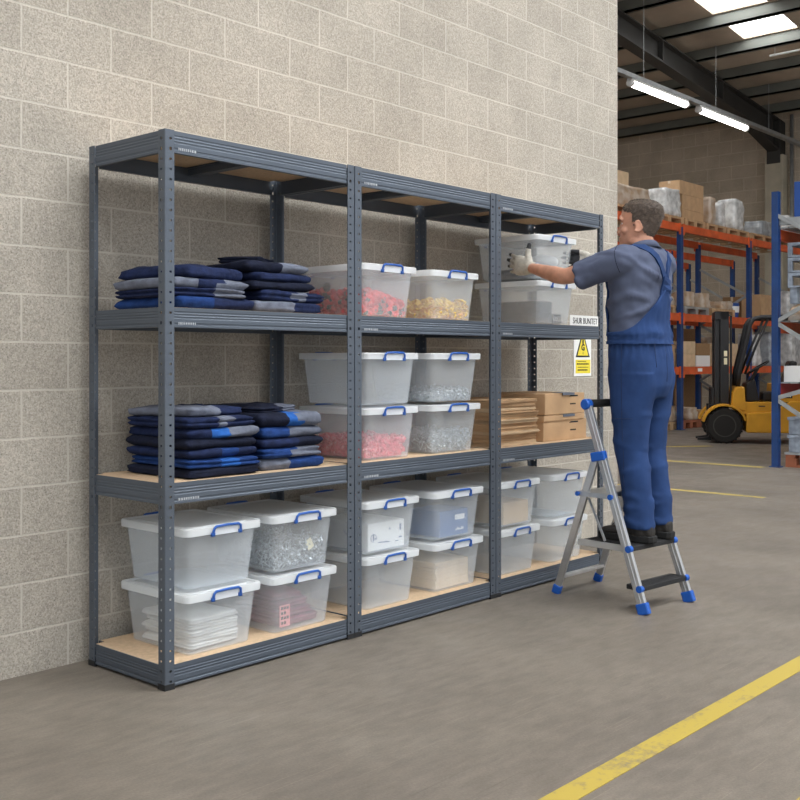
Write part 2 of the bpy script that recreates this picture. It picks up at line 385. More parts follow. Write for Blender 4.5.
# roof deck with openings for the skylights
SK = []
for (xa, xb) in ((15.22, 16.02), (16.50, 17.40)):
    for (ya, yb) in ((4.37, 5.42),): SK.append((xa, xb, ya, yb))
for xa, xb in ((-4.3, -2.9), (-1.2, .2), (1.9, 3.3), (5.0, 6.4)):
    for ya, yb in ((-9.0, -7.6), (-5.6, -3.4),): SK.append((xa, xb, ya, yb))
for xa, xb in ((7.2, 8.4), (9.9, 11.1)):
    for ya, yb in ((-4.5, -2.5), (4.5, 6.2)): SK.append((xa, xb, ya, yb))
for xa, xb in ((11.3, 12.5),): SK.append((xa, xb, 9.5, 11))
xs = sorted({-9.0, FX+.0} | {a for s in SK for a in s[:2]}); ys = sorted({-11.0, 14.0} | {a for s in SK for a in s[2:]})
mb = MB()
for i in range(len(xs)-1):
    for j in range(len(ys)-1):
        xa, xb, ya, yb = xs[i], xs[i+1], ys[j], ys[j+1]; xm, ym = (xa+xb)/2, (ya+yb)/2
        if any(s[0] < xm < s[1] and s[2] < ym < s[3] for s in SK): continue
        mb.add([(xa, ya, roofz(xa)), (xb, ya, roofz(xb)), (xb, yb, roofz(xb)), (xa, yb, roofz(xa)),
                (xa, ya, roofz(xa)+.1), (xb, ya, roofz(xb)+.1), (xb, yb, roofz(xb)+.1), (xa, yb, roofz(xa)+.1)],
               [(0, 3, 2, 1), (4, 5, 6, 7), (0, 1, 5, 4), (1, 2, 6, 5), (2, 3, 7, 6), (3, 0, 4, 7)])
struct(build(mb, 'ceiling', M['roof']))
for k, (xa, xb, ya, yb) in enumerate(SK):
    mb = MB(); e = .03
    mb.add([(xa+.005, ya+.005, roofz(xa)+e), (xb-.005, ya+.005, roofz(xb)+e), (xb-.005, yb-.005, roofz(xb)+e), (xa+.005, yb-.005, roofz(xa)+e),
            (xa+.005, ya+.005, roofz(xa)+e+.03), (xb-.005, ya+.005, roofz(xb)+e+.03), (xb-.005, yb-.005, roofz(xb)+e+.03), (xa+.005, yb-.005, roofz(xa)+e+.03)],
           [(0, 3, 2, 1), (4, 5, 6, 7), (0, 1, 5, 4), (1, 2, 6, 5), (2, 3, 7, 6), (3, 0, 4, 7)])
    struct(build(mb, 'window_%d' % (k+1), M['skyv'] if k < 2 else M['sky']))
# purlins (run along y under the deck), rafters (run along x)
px = [12.05, 13.35, 14.65, 16.02+.1, 17.4+.1, 18.75, 20.05, 21.3]
for k, x in enumerate(px):
    mb = MB(); z = roofz(x)
    mb.box(x-.045, x+.045, -9, 13.7, z-.21, z-.002)
    mb.box(x-.045, x+.10, -9, 13.7, z-.21, z-.19)
    struct(build(mb, 'trim_%d' % (k+1), M['purlin']))
for k, yy in enumerate((6.58, -1.2)):
    mb = MB(); x0, x1 = 5.5, FX-.02
    def zr(x): return roofz(x)-.22
    w = .13
    mb.prism([(x0, zr(x0)), (x1, zr(x1)), (x1, zr(x1)-.03), (x0, zr(x0)-.03)], yy-w, yy+w)
    mb.prism([(x0, zr(x0)-.40), (FX-2.2, zr(FX-2.2)-.42), (x1, zr(x1)-.75), (x1, zr(x1)-.80), (FX-2.2, zr(FX-2.2)-.46), (x0, zr(x0)-.44)], yy-w, yy+w)
    mb.prism([(x0, zr(x0)-.02), (x1, zr(x1)-.02), (x1, zr(x1)-.77), (FX-2.2, zr(FX-2.2)-.44), (x0, zr(x0)-.42)], yy-.012, yy+.012)
    for x in (7.0, 10, 13.35, 16.1, 18.75, 21.3):
        mb.box(x-.02, x+.02, yy-.12, yy+.12, zr(x)-.43, zr(x)-.02)
    struct(build(mb, 'trim_%d' % (20+k), M['rafter']))
    mb = MB(); mb.box(FX-.32, FX-.001, yy-.22, yy+.22, 0, zr(FX)-.8); struct(build(mb, 'trim_%d' % (30+k), M['column'], bev=.02))
    mb = MB(); mb.box(FX-.34, FX-.02, yy-.16, yy+.16, zr(FX)-1.0, zr(FX)-.02); struct(build(mb, 'trim_%d' % (40+k), M['rafter'], bev=.01))
mb = MB(); mb.cyl((FX-.08, 6.25, 0), (FX-.08, 6.25, 6.9), .04); struct(build(mb, 'trim_50', M['galv'], smooth=True))
mb = MB(); mb.cyl((17.62, -6, roofz(17.6)-.34), (17.62, 5.0, roofz(17.6)-.34), .022)
for y in (4.9, 3.2, 1.5, 0): mb.cyl((17.62, y, roofz(17.6)-.34), (17.62, y, roofz(17.6)-.01), .008)
tag(build(mb, 'overhead_pipe', M['whitemetal'], smooth=True), 'thin white pipe hung under the roof beside the lower skylight', 'pipe')
# block wall chips at the free corner, patch of white scuff marks are part of the material

# painted lines
def line(x0, x1, y0, y1, m, label, name='floor_line'):
    mb = MB(); mb.box(x0, x1, y0, y1, .0002, .0022); tag(build(mb, name, m), label, 'floor marking')
line(-3.2, 8.6, -1.628, -1.548, M['line'], 'broad yellow line painted across the floor in front, lower right')
line(-3.2, 8.6, -2.19, -2.075, M['line'], 'yellow line at the very bottom right corner of the floor')
line(6.66, 6.74, .56, 7.0, M['line_far'], 'faded yellow floor line nearest behind the worker, ending in the open')
line(9.15, 9.28, 1.62, 8, M['line_far'], 'faded yellow floor line running to the foot of the near blue rack post')
mb = MB(); mb.bar((10.2, 4.45, .0012), (11.6, 3.35, .0012), .13, .002); tag(build(mb, 'floor_line', M['line_far']), 'short faded yellow floor line beside the forklift wheel', 'floor marking')

# fluorescent fittings on their tray
tr = empty('cable_tray', (16.4, 6.0, 6.12), 'long grey tray carrying the two strip lights under the roof', 'tray')
mb = MB(); mb.box(11.0, FX, 5.95, 6.05, 6.115, 6.15); mb.box(11.0, FX, 5.945, 5.955, 6.115, 6.19); mb.box(11.0, FX, 6.045, 6.055, 6.115, 6.19)
build(mb, 'tray_channel', M['galv'], tr)
for x in (13.0, 14.5, 17.4, 20.0):
    mb = MB(); mb.cyl((x, 6.0, 6.15), (x, 6.0, roofz(x)), .005, 6); build(mb, 'hanger', M['galv'], tr)
for x0, x1, lb in ((14.0, 16.15, 'lit white strip light on the tray nearer the block wall'), (16.62, 18.85, 'lit white strip light on the tray nearer the column')):
    t = empty('strip_light', ((x0+x1)/2, 6.0, 5.95), lb, 'light', 'strip lights under the roof')
    mb = MB(); mb.box(x0, x1, 5.95, 6.05, 6.07, 6.114); build(mb, 'housing', M['whitemetal'], t, bev=.006)
    mb = MB(); mb.tube([(x0+.05, 6.0, 6.03), (x1-.05, 6.0, 6.03)], (.062, .055), 16); build(mb, 'diffuser', M['tube'], t, smooth=False, auto=40)
    for xe in (x0, x1-.06):
        mb = MB(); mb.tube([(xe, 6, 6.03), (xe+.06, 6, 6.03)], (.068, .06), 16); build(mb, 'end_cap', M['whitemetal'], t)

# ------------------------------------------------------------------ steel shelving
H = 2.05; D = .5064; XS = (0.0, .9883, 2.0143, 3.0626)
SHZ = (.088, .755, 1.40, 2.048); BH = (.078, .078, .073, .080)
PW = .041; TH = .003
def flange(mb, fn, w=PW, h=H, pitch=.0375, z0=.03):
    """a pierced strip: fn(a, z, side) -> point; a along the width"""
    zs = [0.0]; holes = []
    z = z0
    while z < h-.02:
        hh = .0075
        if any(abs(z-(s-.07)) < .019 for s in SHZ[1:]): hh = .012
        zs += [z-hh/2, z+hh/2]; holes.append(len(zs)-2); z += pitch
    zs.append(h)
    a = [0, w*.42, w*.70, w]
    idx = {}
    def V(i, k, sd):
        key = (i, k, sd)
        if key not in idx: idx[key] = len(mb.v); mb.v.append(Vector(fn(a[i], zs[k], sd)))
        return idx[key]
    def Fq(*q): mb.f.append(list(q)); mb.m.append(0)
    for k in range(len(zs)-1):
        for i in range(3):
            if i == 1 and k in holes:
                for (p, q) in (((1, k), (2, k)), ((2, k), (2, k+1)), ((2, k+1), (1, k+1)), ((1, k+1), (1, k))):
                    Fq(V(*p, 0), V(*q, 0), V(*q, 1), V(*p, 1))
                continue
            for sd in (0, 1): Fq(V(i, k, sd), V(i+1, k, sd), V(i+1, k+1, sd), V(i, k+1, sd))
    for k in range(len(zs)-1):
        for i in (0, 3): Fq(V(i, k, 0), V(i, k+1, 0), V(i, k+1, 1), V(i, k, 1))
    for i in range(3):
        for k in (0, len(zs)-1): Fq(V(i, k, 0), V(i+1, k, 0), V(i+1, k, 1), V(i, k, 1))
def post_mesh(sx, sy):
    """L post whose corner is at the local origin, flanges run towards +sx and +sy"""
    mb = MB(); c = .004
    flange(mb, lambda a, z, sd: (sx*(c+a*(PW-c)/PW), sy*(TH*sd), z+.012))
    flange(mb, lambda a, z, sd: (sx*(TH*sd), sy*(c+a*(PW-c)/PW), z+.012))
    mb.rings([[(sx*c, 0, z), (sx*c*.3, sy*c*.3, z), (0, sy*c, z), (sx*TH, sy*c, z), (sx*c, sy*TH, z)] for z in (.012, H+.012)])
    return mb.mesh('post', [M['steel']])
PM = {(a, b): post_mesh(a, b) for a in (1, -1) for b in (1, -1)}
def foot_mesh(sx, sy):
    mb = MB(); e = .0012
    mb.prism([(0, 0), (1, 0), (1, 1), (0, 1)], 0, 0) if False else None
    mb.rings([[(sx*x, sy*y, z) for x, y in ((-e, -e), (PW+e, -e), (PW+e, .012), (.012, .012), (.012, PW+e), (-e, PW+e))] for z in (0, .022)])
    return mb.mesh('foot', [M['foot']])
FM = {(a, b): foot_mesh(a, b) for a in (1, -1) for b in (1, -1)}
def beam_profile(h):
    """outer face profile: (depth, z) with the three pressed ribs"""
    g = .0013
    P = [(0.0, 0.0)]
    z = 0.0
    for fr, dd in ((.10, 0), (.13, g*1.5), (.20, g*1.5), (.23, 0), (.42, 0), (.45, g), (.50, g), (.53, 0), (.56, 0), (.59, g), (.64, g), (.67, 0), (.70, 0), (.73, g), (.78, g), (.81, 0), (1, 0)):
        P.append((dd, h*fr))
    return P
def beam(mb, p0, p1, inward, h, z1, lip=.022):
    """p0,p1 in plan (outer face line), inward = plan vector into the shelf"""
    pr = beam_profile(h); inn = Vector((*inward, 0)); z0 = z1-h; th = .0022
    outer = [(d, z) for d, z in pr]; 
    poly = [(d, z0+z) for d, z in outer]+[(lip, z1), (lip, z1-.002), (th+.003, z1-.002), (th+.003, z0+.002), (lip*.8, z0+.002), (lip*.8, z0)]
    rs = []
    for p in (p0, p1): rs.append([Vector((p[0], p[1], 0))+inn*d+Vector((0, 0, z)) for d, z in poly])
    mb.rings(rs)
def shelving(k, label):
    x0, x1 = XS[k]+(.0 if k == 0 else .002), XS[k+1]-.002
    r = empty('shelving_bay', ((x0+x1)/2, D/2, 0), label, 'shelving', 'dark grey steel shelving bays along the block wall')
    for (px_, py_, sx, sy) in ((x0, 0, 1, 1), (x1, 0, -1, 1), (x0, D, 1, -1), (x1, D, -1, -1)):
        o = bpy.data.objects.new('post', PM[(sx, sy)]); link(o); o.parent = r; o.location = Vector((px_, py_, -.012))-wloc(r)
        f = bpy.data.objects.new('foot', FM[(sx, sy)]); link(f); f.parent = o; f.location = (0, 0, .012)
    for i, z in enumerate(SHZ):
        h = BH[i]; ins = .0035
        for nm, p0, p1, inn in (('front_beam', (x0+.006, ins), (x1-.006, ins), (0, 1)), ('rear_beam', (x0+.006, D-ins), (x1-.006, D-ins), (0, -1)),
                                ('side_beam', (x0+ins, .006), (x0+ins, D-.006), (1, 0)), ('side_beam', (x1-ins, .006), (x1-ins, D-.006), (-1, 0))):
            # the beam sits inside the post flanges
            mb = MB(); g = PW*.92 if nm != 'side_beam' else PW*.92
            ax = Vector((p1[0]-p0[0], p1[1]-p0[1])).normalized()
            q0 = (p0[0]+ax.x*g, p0[1]+ax.y*g); q1 = (p1[0]-ax.x*g, p1[1]-ax.y*g)
            beam(mb, q0, q1, inn, h, z); b = build(mb, nm, M['steelbeam'], r)
            if nm == 'front_beam' and i in (2, 3) or (nm == 'front_beam' and i == 1):
                mk = MB(); sx0 = q0[0]+.018
                for j in range(9):
                    w = R.choice((.007, .009, .005)); mk.box(sx0, sx0+w*.9, ins-.0006, ins+.0003, z-h*.86, z-h*.74)
                    if R.random() < .6: mk.box(sx0, sx0+w*.9, ins-.0008, ins+.0003, z-h*.81, z-h*.795)
                    sx0 += w+.003
                build(mk, 'stamped_mark', M['steelmark'], b)
        ym = D/2
        for xm in ((x0+x1)/2,):
            mb = MB(); mb.box(xm-.02, xm+.02, .012, D-.012, z-.052, z-.0225, 0); mb.box(xm-.03, xm+.03, .012, D-.012, z-.024, z-.0185)
            build(mb, 'cross_bar', M['steelbeam'], r)
        mb = MB(); zt = z+.0005; zb = z-.017
        bx0, bx1 = x0+.008, x1-.008; cut = .04
        poly = [(bx0+cut, .0065), (bx1-cut, .0065), (bx1-cut, cut), (bx1, cut), (bx1, D-cut), (bx1-cut, D-cut), (bx1-cut, D-.0065), (bx0+cut, D-.0065), (bx0+cut, D-cut), (bx0, D-cut), (bx0, cut), (bx0+cut, cut)]
        mb.rings([[(x, y, zz) for x, y in poly] for zz in (zb, zt)])
        build(mb, 'shelf_board', M['board'], r)
    return r
shelving(0, 'dark grey steel shelving bay at the left end, with folded navy workwear')
shelving(1, 'middle dark grey steel shelving bay, filled with clear tubs only')
shelving(2, 'dark grey steel shelving bay at the right end, where the worker reaches in')

# ------------------------------------------------------------------ clear storage boxes
def rrect(hx, hy, r, z, n=5, cx=0, cy=0):
    out = []
    for qx, qy, a0 in ((1, 1, 0), (-1, 1, PI/2), (-1, -1, PI), (1, -1, 1.5*PI)):
        for i in range(n):
            a = a0+PI/2*i/(n-1); out.append(Vector((cx+qx*(hx-r)+r*math.cos(a), cy+qy*(hy-r)+r*math.sin(a), z)))
    return out
BZ = .216                                             # rim height
def box_body():
    mb = MB(); t = .003
    o = [rrect(.146, .196, .022, .0), rrect(.150, .200, .024, .004), rrect(.1685, .2185, .026, BZ-.02), rrect(.1695, .2195, .026, BZ-.006), rrect(.178, .228, .026, BZ-.004), rrect(.178, .228, .026, BZ)]
    i = [rrect(.170-t, .220-t, .024, BZ), rrect(.1685-t, .2185-t, .023, BZ-.02), rrect(.150-t, .200-t, .021, .006), rrect(.144-t, .194-t, .019, .004)]
    mb.rings(o+i, True, True)
    return mb
def box_lid():
    mb = MB(); z = BZ-.010
    rs = [rrect(.181, .231, .026, z), rrect(.187, .237, .030, z), rrect(.188, .238, .030, BZ+.014), rrect(.185, .235, .028, BZ+.019), rrect(.172, .222, .022, BZ+.019), rrect(.168, .218, .020, BZ+.014),
          rrect(.150, .200, .03, BZ+.014), rrect(.147, .197, .03, BZ+.018), rrect(.03, .05, .02, BZ+.018)]
    mb.rings(rs, False, True)
    mb.rings([rs[0], rrect(.1795, .2295, .026, BZ+.001), rrect(.04, .05, .02, BZ+.001)], False, True)
    return mb
def clip(s):
    mb = MB(); y = s*.2405; w = .066
    pts = [(-w, y-s*.002, BZ-.012), (-w-.001, y+s*.004, BZ-.002), (-w+.002, y+s*.007, BZ+.012), (-w+.012, y+s*.006, BZ+.019), (0, y+s*.006, BZ+.0205), (w-.012, y+s*.006, BZ+.019), (w-.002, y+s*.007, BZ+.012), (w+.001, y+s*.004, BZ-.002), (w, y-s*.002, BZ-.012)]
    mb.tube(pts, [(.0055, .0050)]*9, 8)
    for q in (-1, 1): mb.box(q*w-.007, q*w+.007, y-.006, y+.006, BZ-.018, BZ-.004)
    return mb
def clip_plate(s):
    mb = MB(); y = s*.2395
    mb.box(-.055, .055, y-.0025, y+.0025, BZ-.014, BZ+.010)
    return mb
SLOT = []
proto = empty('storage_box', (0, 0, 0))
build(box_body(), 'tub', M['box'], proto, smooth=False, auto=35, local=True)
build(box_lid(), 'lid', M['lid'], proto, auto=35, local=True, label='white translucent lid')
for s in (-1, 1):
    c_ = build(clip(s), 'clip_handle', M['blue'], proto, smooth=True, local=True, label='blue clip handle')
    build(clip_plate(s), 'label_holder', M['bluelab'], c_, local=True)
index_kids()
BH_ = .248
BOXES = []                  # key, centre x, z, width factor, label
def pb(key, cx, z, label, wf=1.0, dy=0.0):
    first = not BOXES
    o = proto if first else copy_tree(proto)
    o.location = (cx+.024, .236+dy, z); o.scale = (wf, .94, 1)
    tag(o, label, 'storage box', 'clear lidded storage boxes on the shelving')
    BOXES.append((key, cx, z)); return o
z0, z1, z2 = SHZ[0]+.001, SHZ[1]+.001, SHZ[2]+.001
pb('b1a', .268, z0, 'clear tub of white folded sheets, lowest at the left end of the shelving')
pb('b1b', .268, z0+BH_, 'empty clear tub stacked on the tub of white folded sheets')
pb('b1c', .695, z0, 'clear tub with maroon cloth and a pink card, on the bottom shelf')
pb('b1d', .695, z0+BH_, 'clear tub of loose screws with a cream tag, above the maroon cloth tub')
pb('b2a', 1.238, z0, 'empty clear tub standing under the tub with a white printed carton')
pb('b2b', 1.238, z0+BH_, 'clear tub holding a white printed carton')
pb('b2c', 1.722, z0, 'clear tub with a pile of brown paper envelopes', 1.06)
pb('b2d', 1.722, z0+BH_, 'clear tub holding a blue box with a white label', 1.06)
pb('b3a', 2.235, z0, 'empty clear tub standing under the tub with a plain tan carton')
pb('b3b', 2.235, z0+BH_, 'clear tub holding a plain tan carton, left of the ladder')
pb('b3c', 2.715, z0, 'empty whitish tub on the bottom shelf behind the ladder leg')
pb('b3d', 2.715, z0+BH_, 'empty whitish tub stacked uppermost behind the ladder leg')
pb('m2a', 1.232, z1, 'clear tub of pink pellets under an empty tub')
pb('m2b', 1.232, z1+BH_, 'empty clear tub on top of the tub of pink pellets')
pb('m2c', 1.70, z1, 'clear tub half full of grey screws, on the chipboard shelf', 1.05)
pb('m2d', 1.70, z1+BH_, 'clear tub with only a thin layer of screws, on top of the fuller screw tub', 1.05)
pb('t2a', 1.218, z2, 'clear tub of red plastic caps, on the second shelf from the top')
pb('t2b', 1.692, z2, 'clear tub of yellow plastic pieces, on the second shelf from the top')
pb('t3a', 2.585, z2, 'clear tub with a grey felt block, under the tub the worker holds', 1.06)
tb3 = pb('t3b', 2.585, z2+BH_+.001, 'clear tub with dark grey foam that the worker holds with both gloves', 1.06)
BX = {k: (x+.024, .236, z) for k, x, z in BOXES}
# ------------------------------------------------------------------ folded cloth
def garment(w, d, h, bands, seed, layers=3, wob=.010, rag=1.0, top=1.0):
    """a folded garment: stacked fold edges all round, soft wavy top; bands = [(x fraction, material index)]"""
    rr = random.Random(seed); ph = rr.random(); sx, sy = rr.random()*50, rr.random()*50
    mb = MB(); n = 15; NT = layers*5
    def edge(z01, ins, zz):
        ring = rrect(w/2-ins, d/2-ins, .020, 0, 9)
        # densify long sides
        out = []
        for i, p in enumerate(ring):
            q = ring[(i+1) % len(ring)]
            m = 7 if i % 9 == 8 else 1
            for k in range(m): out.append(p.lerp(q, k/m))
        res = []
        for p in out:
            a = math.atan2(p.y, p.x)
            nz = noise.noise(Vector((p.x*9+sx, p.y*9+sy, z01*2.2)))
            nb = noise.noise(Vector((p.x*4+sx, p.y*4+sy, 7.7)))
            nf = noise.noise(Vector((p.x*30+sx, p.y*30+sy, z01*4+seed)))
            s = 1+rag*.030*nz+rag*.016*nf
            res.append(Vector((p.x*s, p.y*s, zz+wob*(nb+.4*nz+.6*nf*(0 < z01 < 1))*min(1, .35+z01))))
        return res
    rs = []
    for i in range(NT+1):
        t = i/NT; lob = abs(math.sin(PI*(t*layers)))**.45 if layers > 0 else 1
        end = math.sqrt(max(0, 1-(2*t-1)**2))
        ins = .010*(1-lob)+.010*(1-end)+.004*noise.noise(Vector((t*3+sx, 1, 2)))*rag
        rs.append(edge(t, max(0, ins), h*t))
    for k, (f, zz) in enumerate(((.82, 1.06), (.6, 1.10), (.35, 1.12), (.12, 1.13))):
        base = rs[NT]
        rs.append([Vector((p.x*f, p.y*f, 0))+Vector((0, 0, h*(1+(zz-1)*top)+wob*1.2*noise.noise(Vector((p.x*f*7+sx, p.y*f*7+sy, 3)))+wob*.7*abs(noise.noise(Vector((p.x*f*19+sx, p.y*f*11+sy, 9)))))) for p in base])
    mb.rings(rs)
    for i, f in enumerate(mb.f):
        c = sum((mb.v[j] for j in f), Vector())/len(f)
        u = (c.x+.03*noise.noise(Vector((c.y*6, c.z*20, sx))))/w+.5
        mi = 0
        for lim, k in bands:
            if u <= lim: mi = k; break
        mb.m[i] = mi
    return mb
def put(mb, x, y, z, rz, name, mats, label, cat, group, tilt=0):
    mb.xf(Matrix.Translation((x, y, z)) @ Matrix.Rotation(rz, 4, 'Z') @ Matrix.Rotation(tilt, 4, 'Y'))
    o = build(mb, name, mats, smooth=True, origin=(x, y, z)); tag(o, label, cat, group); return o
CL = [M['navy'], M['greycloth'], M['royal'], M['sky_cloth'], M['navy2']]
G = 'folded navy workwear on the left bay shelves'
def stack(cx, cy, z, spec, where, seed):
    for i, (w, d, h, dx, dy, rz, bands, lay, words) in enumerate(spec):
        put(garment(w, d, h*.99, bands, seed+i, 1 if (seed+i) % 4 else 2, .010 if i == len(spec)-1 else .0055, rag=1.8, top=1 if i == len(spec)-1 else .15), cx+dx, cy+dy, z, rz, 'folded_garment', CL,
            '%s folded garment, %s of the %s' % (words, ORD[i], where), 'folded clothes', G)
        z += h
A = [(.0, 0)]
stack(.300, .235, SHZ[1]+.002, [
    (.355, .42, .036, .005, .0, .02, [(1, 4)], 1, 'dark navy'),
    (.350, .41, .036, .01, -.005, -.03, [(.45, 2), (.62, 3), (1, 2)], 1, 'royal blue'),
    (.345, .41, .036, .0, .0, .03, [(.45, 0), (.70, 2), (1, 0)], 1, 'navy and blue'),
    (.350, .42, .040, .0, .005, .0, [(1, 4)], 1, 'plain dark navy'),
    (.350, .41, .040, .01, .0, -.02, [(.35, 0), (.62, 3), (1, 1)], 1, 'navy, bright blue and grey'),
    (.335, .40, .042, -.01, .0, .04, [(.40, 0), (.62, 1), (1, 0)], 1, 'navy and grey'),
    (.300, .36, .034, -.02, .02, .12, [(.55, 1), (1, 0)], 1, 'rumpled grey and navy'),
], 'left pile, middle shelf', 11)
stack(.675, .245, SHZ[1]+.002, [
    (.345, .40, .046, .01, .0, -.04, [(.45, 1), (1, 2)], 1, 'grey and royal blue'),
    (.335, .40, .044, .0, .0, .03, [(.50, 2), (1, 1)], 1, 'blue and grey'),
    (.345, .40, .040, .01, .0, -.02, [(.5, 0), (1, 4)], 1, 'plain navy'),
    (.335, .39, .046, .0, .0, .02, [(.48, 2), (1, 1)], 1, 'blue with grey half'),
    (.345, .40, .056, .005, .0, -.06, [(.45, 4), (.62, 3), (1, 1)], 1, 'dark, bright blue and grey'),
    (.270, .32, .026, -.03, .05, .25, [(.6, 4), (1, 1)], 1, 'rumpled dark'),
], 'right pile, middle shelf', 31)
stack(.260, .245, SHZ[2]+.002, [
    (.38, .42, .044, .012, .0, .03, [(.42, 2), (1, 0)], 1, 'navy blue'),
    (.36, .40, .034, -.01, .0, -.03, [(.55, 0), (1, 1)], 1, 'navy with grey end'),
    (.37, .40, .040, -.01, .0, .02, [(.30, 1), (.62, 0), (1, 1)], 1, 'grey and navy'),
    (.33, .38, .048, .0, .01, .16, [(1, 0)], 1, 'plain rumpled navy'),
], 'left pile, upper shelf', 51)
stack(.660, .245, SHZ[2]+.002, [
    (.37, .40, .046, .0, .0, -.02, [(.50, 1), (1, 0)], 3, 'striped grey and navy'),
    (.36, .39, .046, .02, .0, .05, [(.52, 0), (.72, 1), (1, 0)], 1, 'navy with grey band'),
    (.33, .38, .036, -.02, .0, -.03, [(1, 4)], 1, 'plain dark navy'),
    (.32, .37, .036, -.02, .0, .04, [(1, 0)], 1, 'plain navy'),
    (.32, .36, .044, -.03, .01, -.08, [(.55, 4), (1, 1)], 1, 'dark navy with grey end'),
    (.17, .20, .024, -.05, .03, .5, [(1, 4)], 1, 'crumpled dark'),
], 'right pile, upper shelf', 71)

# ------------------------------------------------------------------ what is in the tubs
def inb(k, dx=0, dy=0, dz=.0075):
    x, y, z = BX[k]; return Vector((x+dx, y+dy, z+dz))
# white folded sheets
p = inb('b1a'); zz = p.z
for i in range(5):
    h = .024
    put(garment(.245-.008*(i % 2), .32, h*.99, [(1, 0)], 200+i, 2, .004, top=.5), p.x+.01*(i % 2)-.005, p.y-.0, zz, .04*(-1)**i, 'folded_sheet', [M['whitecloth']],
        'folded white sheet inside the floor level tub, %s of five' % ORD[i], 'folded sheet', 'white sheets in the tub')
    zz += h
# maroon cloth
p = inb('b1c'); zz = p.z
for i in range(4):
    h = .034
    put(garment(.23-.02*i, .31-.02*i, h*.99, [(1, 0)], 220+i, 2, .006), p.x+.015-.008*i, p.y, zz, .05*(-1)**i, 'folded_cloth', [M['maroon']],
        'folded maroon cloth in the clear tub, %s of four' % ORD[i], 'folded cloth', 'maroon cloths in the tub')
    zz += h
mb = MB(); mb.box(p.x-.115, p.x-.06, p.y-.182, p.y-.179, p.z+.012, p.z+.10)
o = build(mb, 'label_card', M['pinklabel']); tag(o, 'pink card with black print in the tub of maroon cloth', 'card')
mb = MB()
for r_ in range(4):
    for q in range(3):
        if R.random() < .8: mb.box(p.x-.108+q*.015, p.x-.097+q*.015, p.y-.1828, p.y-.1818, p.z+.022+r_*.02, p.z+.034+r_*.02)
build(mb, 'print', M['ink'], o)

def heap(name, k, hx, hy, top, n, shape, mats, label, cat, seed, slope=.0, z0=0.0, base=None):
    """loose pieces heaped in a tub; shape(mb, matrix, rnd) adds one piece"""
    rr = random.Random(seed); p = inb(k); mb = MB()
    if base is not None:
        # the unseen inside of the heap
        rs = []
        for f, zz in ((.96, .0), (.97, .55), (.85, .80), (.5, .86), (.1, .88)):
            rs.append([Vector((p.x+q.x*f, p.y+q.y*f, p.z+max(0.001, z0+(top-.012)*zz*(1-slope*(.5+q.x/(2*hx)))))) for q in rrect(hx, hy, .02, 0, 5)])
        mb.rings(rs, mi=base)
    for i in range(n):
        m = rr.random()
        if m < .38: x, y = rr.uniform(-hx, hx), -hy
        elif m < .62: x, y = -hx, rr.uniform(-hy, hy)
        else: x, y = rr.uniform(-hx, hx), rr.uniform(-hy, hy)
        loc = top*(1-slope*(.5+x/(2*hx)))*(.9+.2*noise.noise(Vector((x*18, y*18, seed))))
        z = loc if m >= .62 else rr.uniform(.1, 1)*loc
        if m < .62: x *= .985; y *= .985
        mt = Matrix.Translation(p+Vector((x, y, max(.012, z)+z0))) @ Matrix.Rotation(rr.random()*6.28, 4, 'Z') @ Matrix.Rotation(rr.uniform(-1.2, 1.2), 4, 'X') @ Matrix.Rotation(rr.uniform(-1, 1), 4, 'Y')
        shape(mb, mt, rr)
    o = build(mb, name, mats, smooth=False); tag(o, label, cat, kind='stuff'); return o
def sh_screw(mb, mt, rr):
    l = rr.uniform(.010, .022); s = len(mb.v); r = .0026
    mb.tube([(0, 0, -l), (0, 0, l*.75), (0, 0, l)], [r*.6, r, r], 5, mi=0); mb.tube([(0, 0, l), (0, 0, l+.004)], r*2.1, 6, mi=0); mb.xf(mt, s)
def sh_pellet(mb, mt, rr):
    s = len(mb.v); l = rr.uniform(.006, .012); mb.tube([(0, 0, -l), (0, 0, l)], rr.uniform(.004, .0065), 6, mi=0 if rr.random() < .8 else 1); mb.xf(mt, s)
def sh_cap(mb, mt, rr):
    s = len(mb.v); r = rr.uniform(.012, .022); mi = 0 if rr.random() < .86 else 1
    mb.tube([(0, 0, -r*.5), (0, 0, -r*.35), (0, 0, r*.35), (0, 0, r*.5)], [r*.7, r, r, r*.55], 12, mi=mi); mb.xf(mt, s)
def sh_curl(mb, mt, rr):
    s = len(mb.v); r = rr.uniform(.012, .02); w = rr.uniform(.004, .007)
    mb.tube([(r*math.cos(a), r*math.sin(a), w*a*.6) for a in [k*.75 for k in range(5)]], [(w, w*.45)]*5, 6, mi=0 if rr.random() < .8 else 1); mb.xf(mt, s)
M['screw2'] = mat('dark_zinc', (.16, .17, .18), .4, .6, var=.4, vscale=80)
M['pinklight'] = mat('pale_pink', (.80, .28, .30), .5)
M['yellow2'] = mat('amber_plastic', (.62, .30, .03), .5)
heap('screw_heap', 'b1d', .132, .170, .088, 520, sh_screw, [M['screw'], M['screw2']], 'loose grey screws heaped in the tub with the cream tag', 'screws', 1, -.25, base=1)
heap('screw_heap', 'm2c', .142, .172, .095, 560, sh_screw, [M['screw'], M['screw2']], 'loose grey screws half filling the lower tub on the chipboard shelf', 'screws', 2, base=1)
heap('screw_heap', 'm2d', .142, .172, .034, 420, sh_screw, [M['screw'], M['screw2']], 'thin layer of loose grey screws in the upper tub on the chipboard shelf', 'screws', 3, -.5, base=1)
heap('pellet_heap', 'm2a', .132, .170, .098, 620, sh_pellet, [M['pink'], M['pinklight']], 'loose pink pellets in the tub on the chipboard shelf', 'pellets', 4, base=0)
heap('cap_heap', 't2a', .132, .170, .125, 330, sh_cap, [M['red'], M['dark']], 'loose red and black plastic caps heaped in the upper tub', 'plastic caps', 5, .45, base=0)
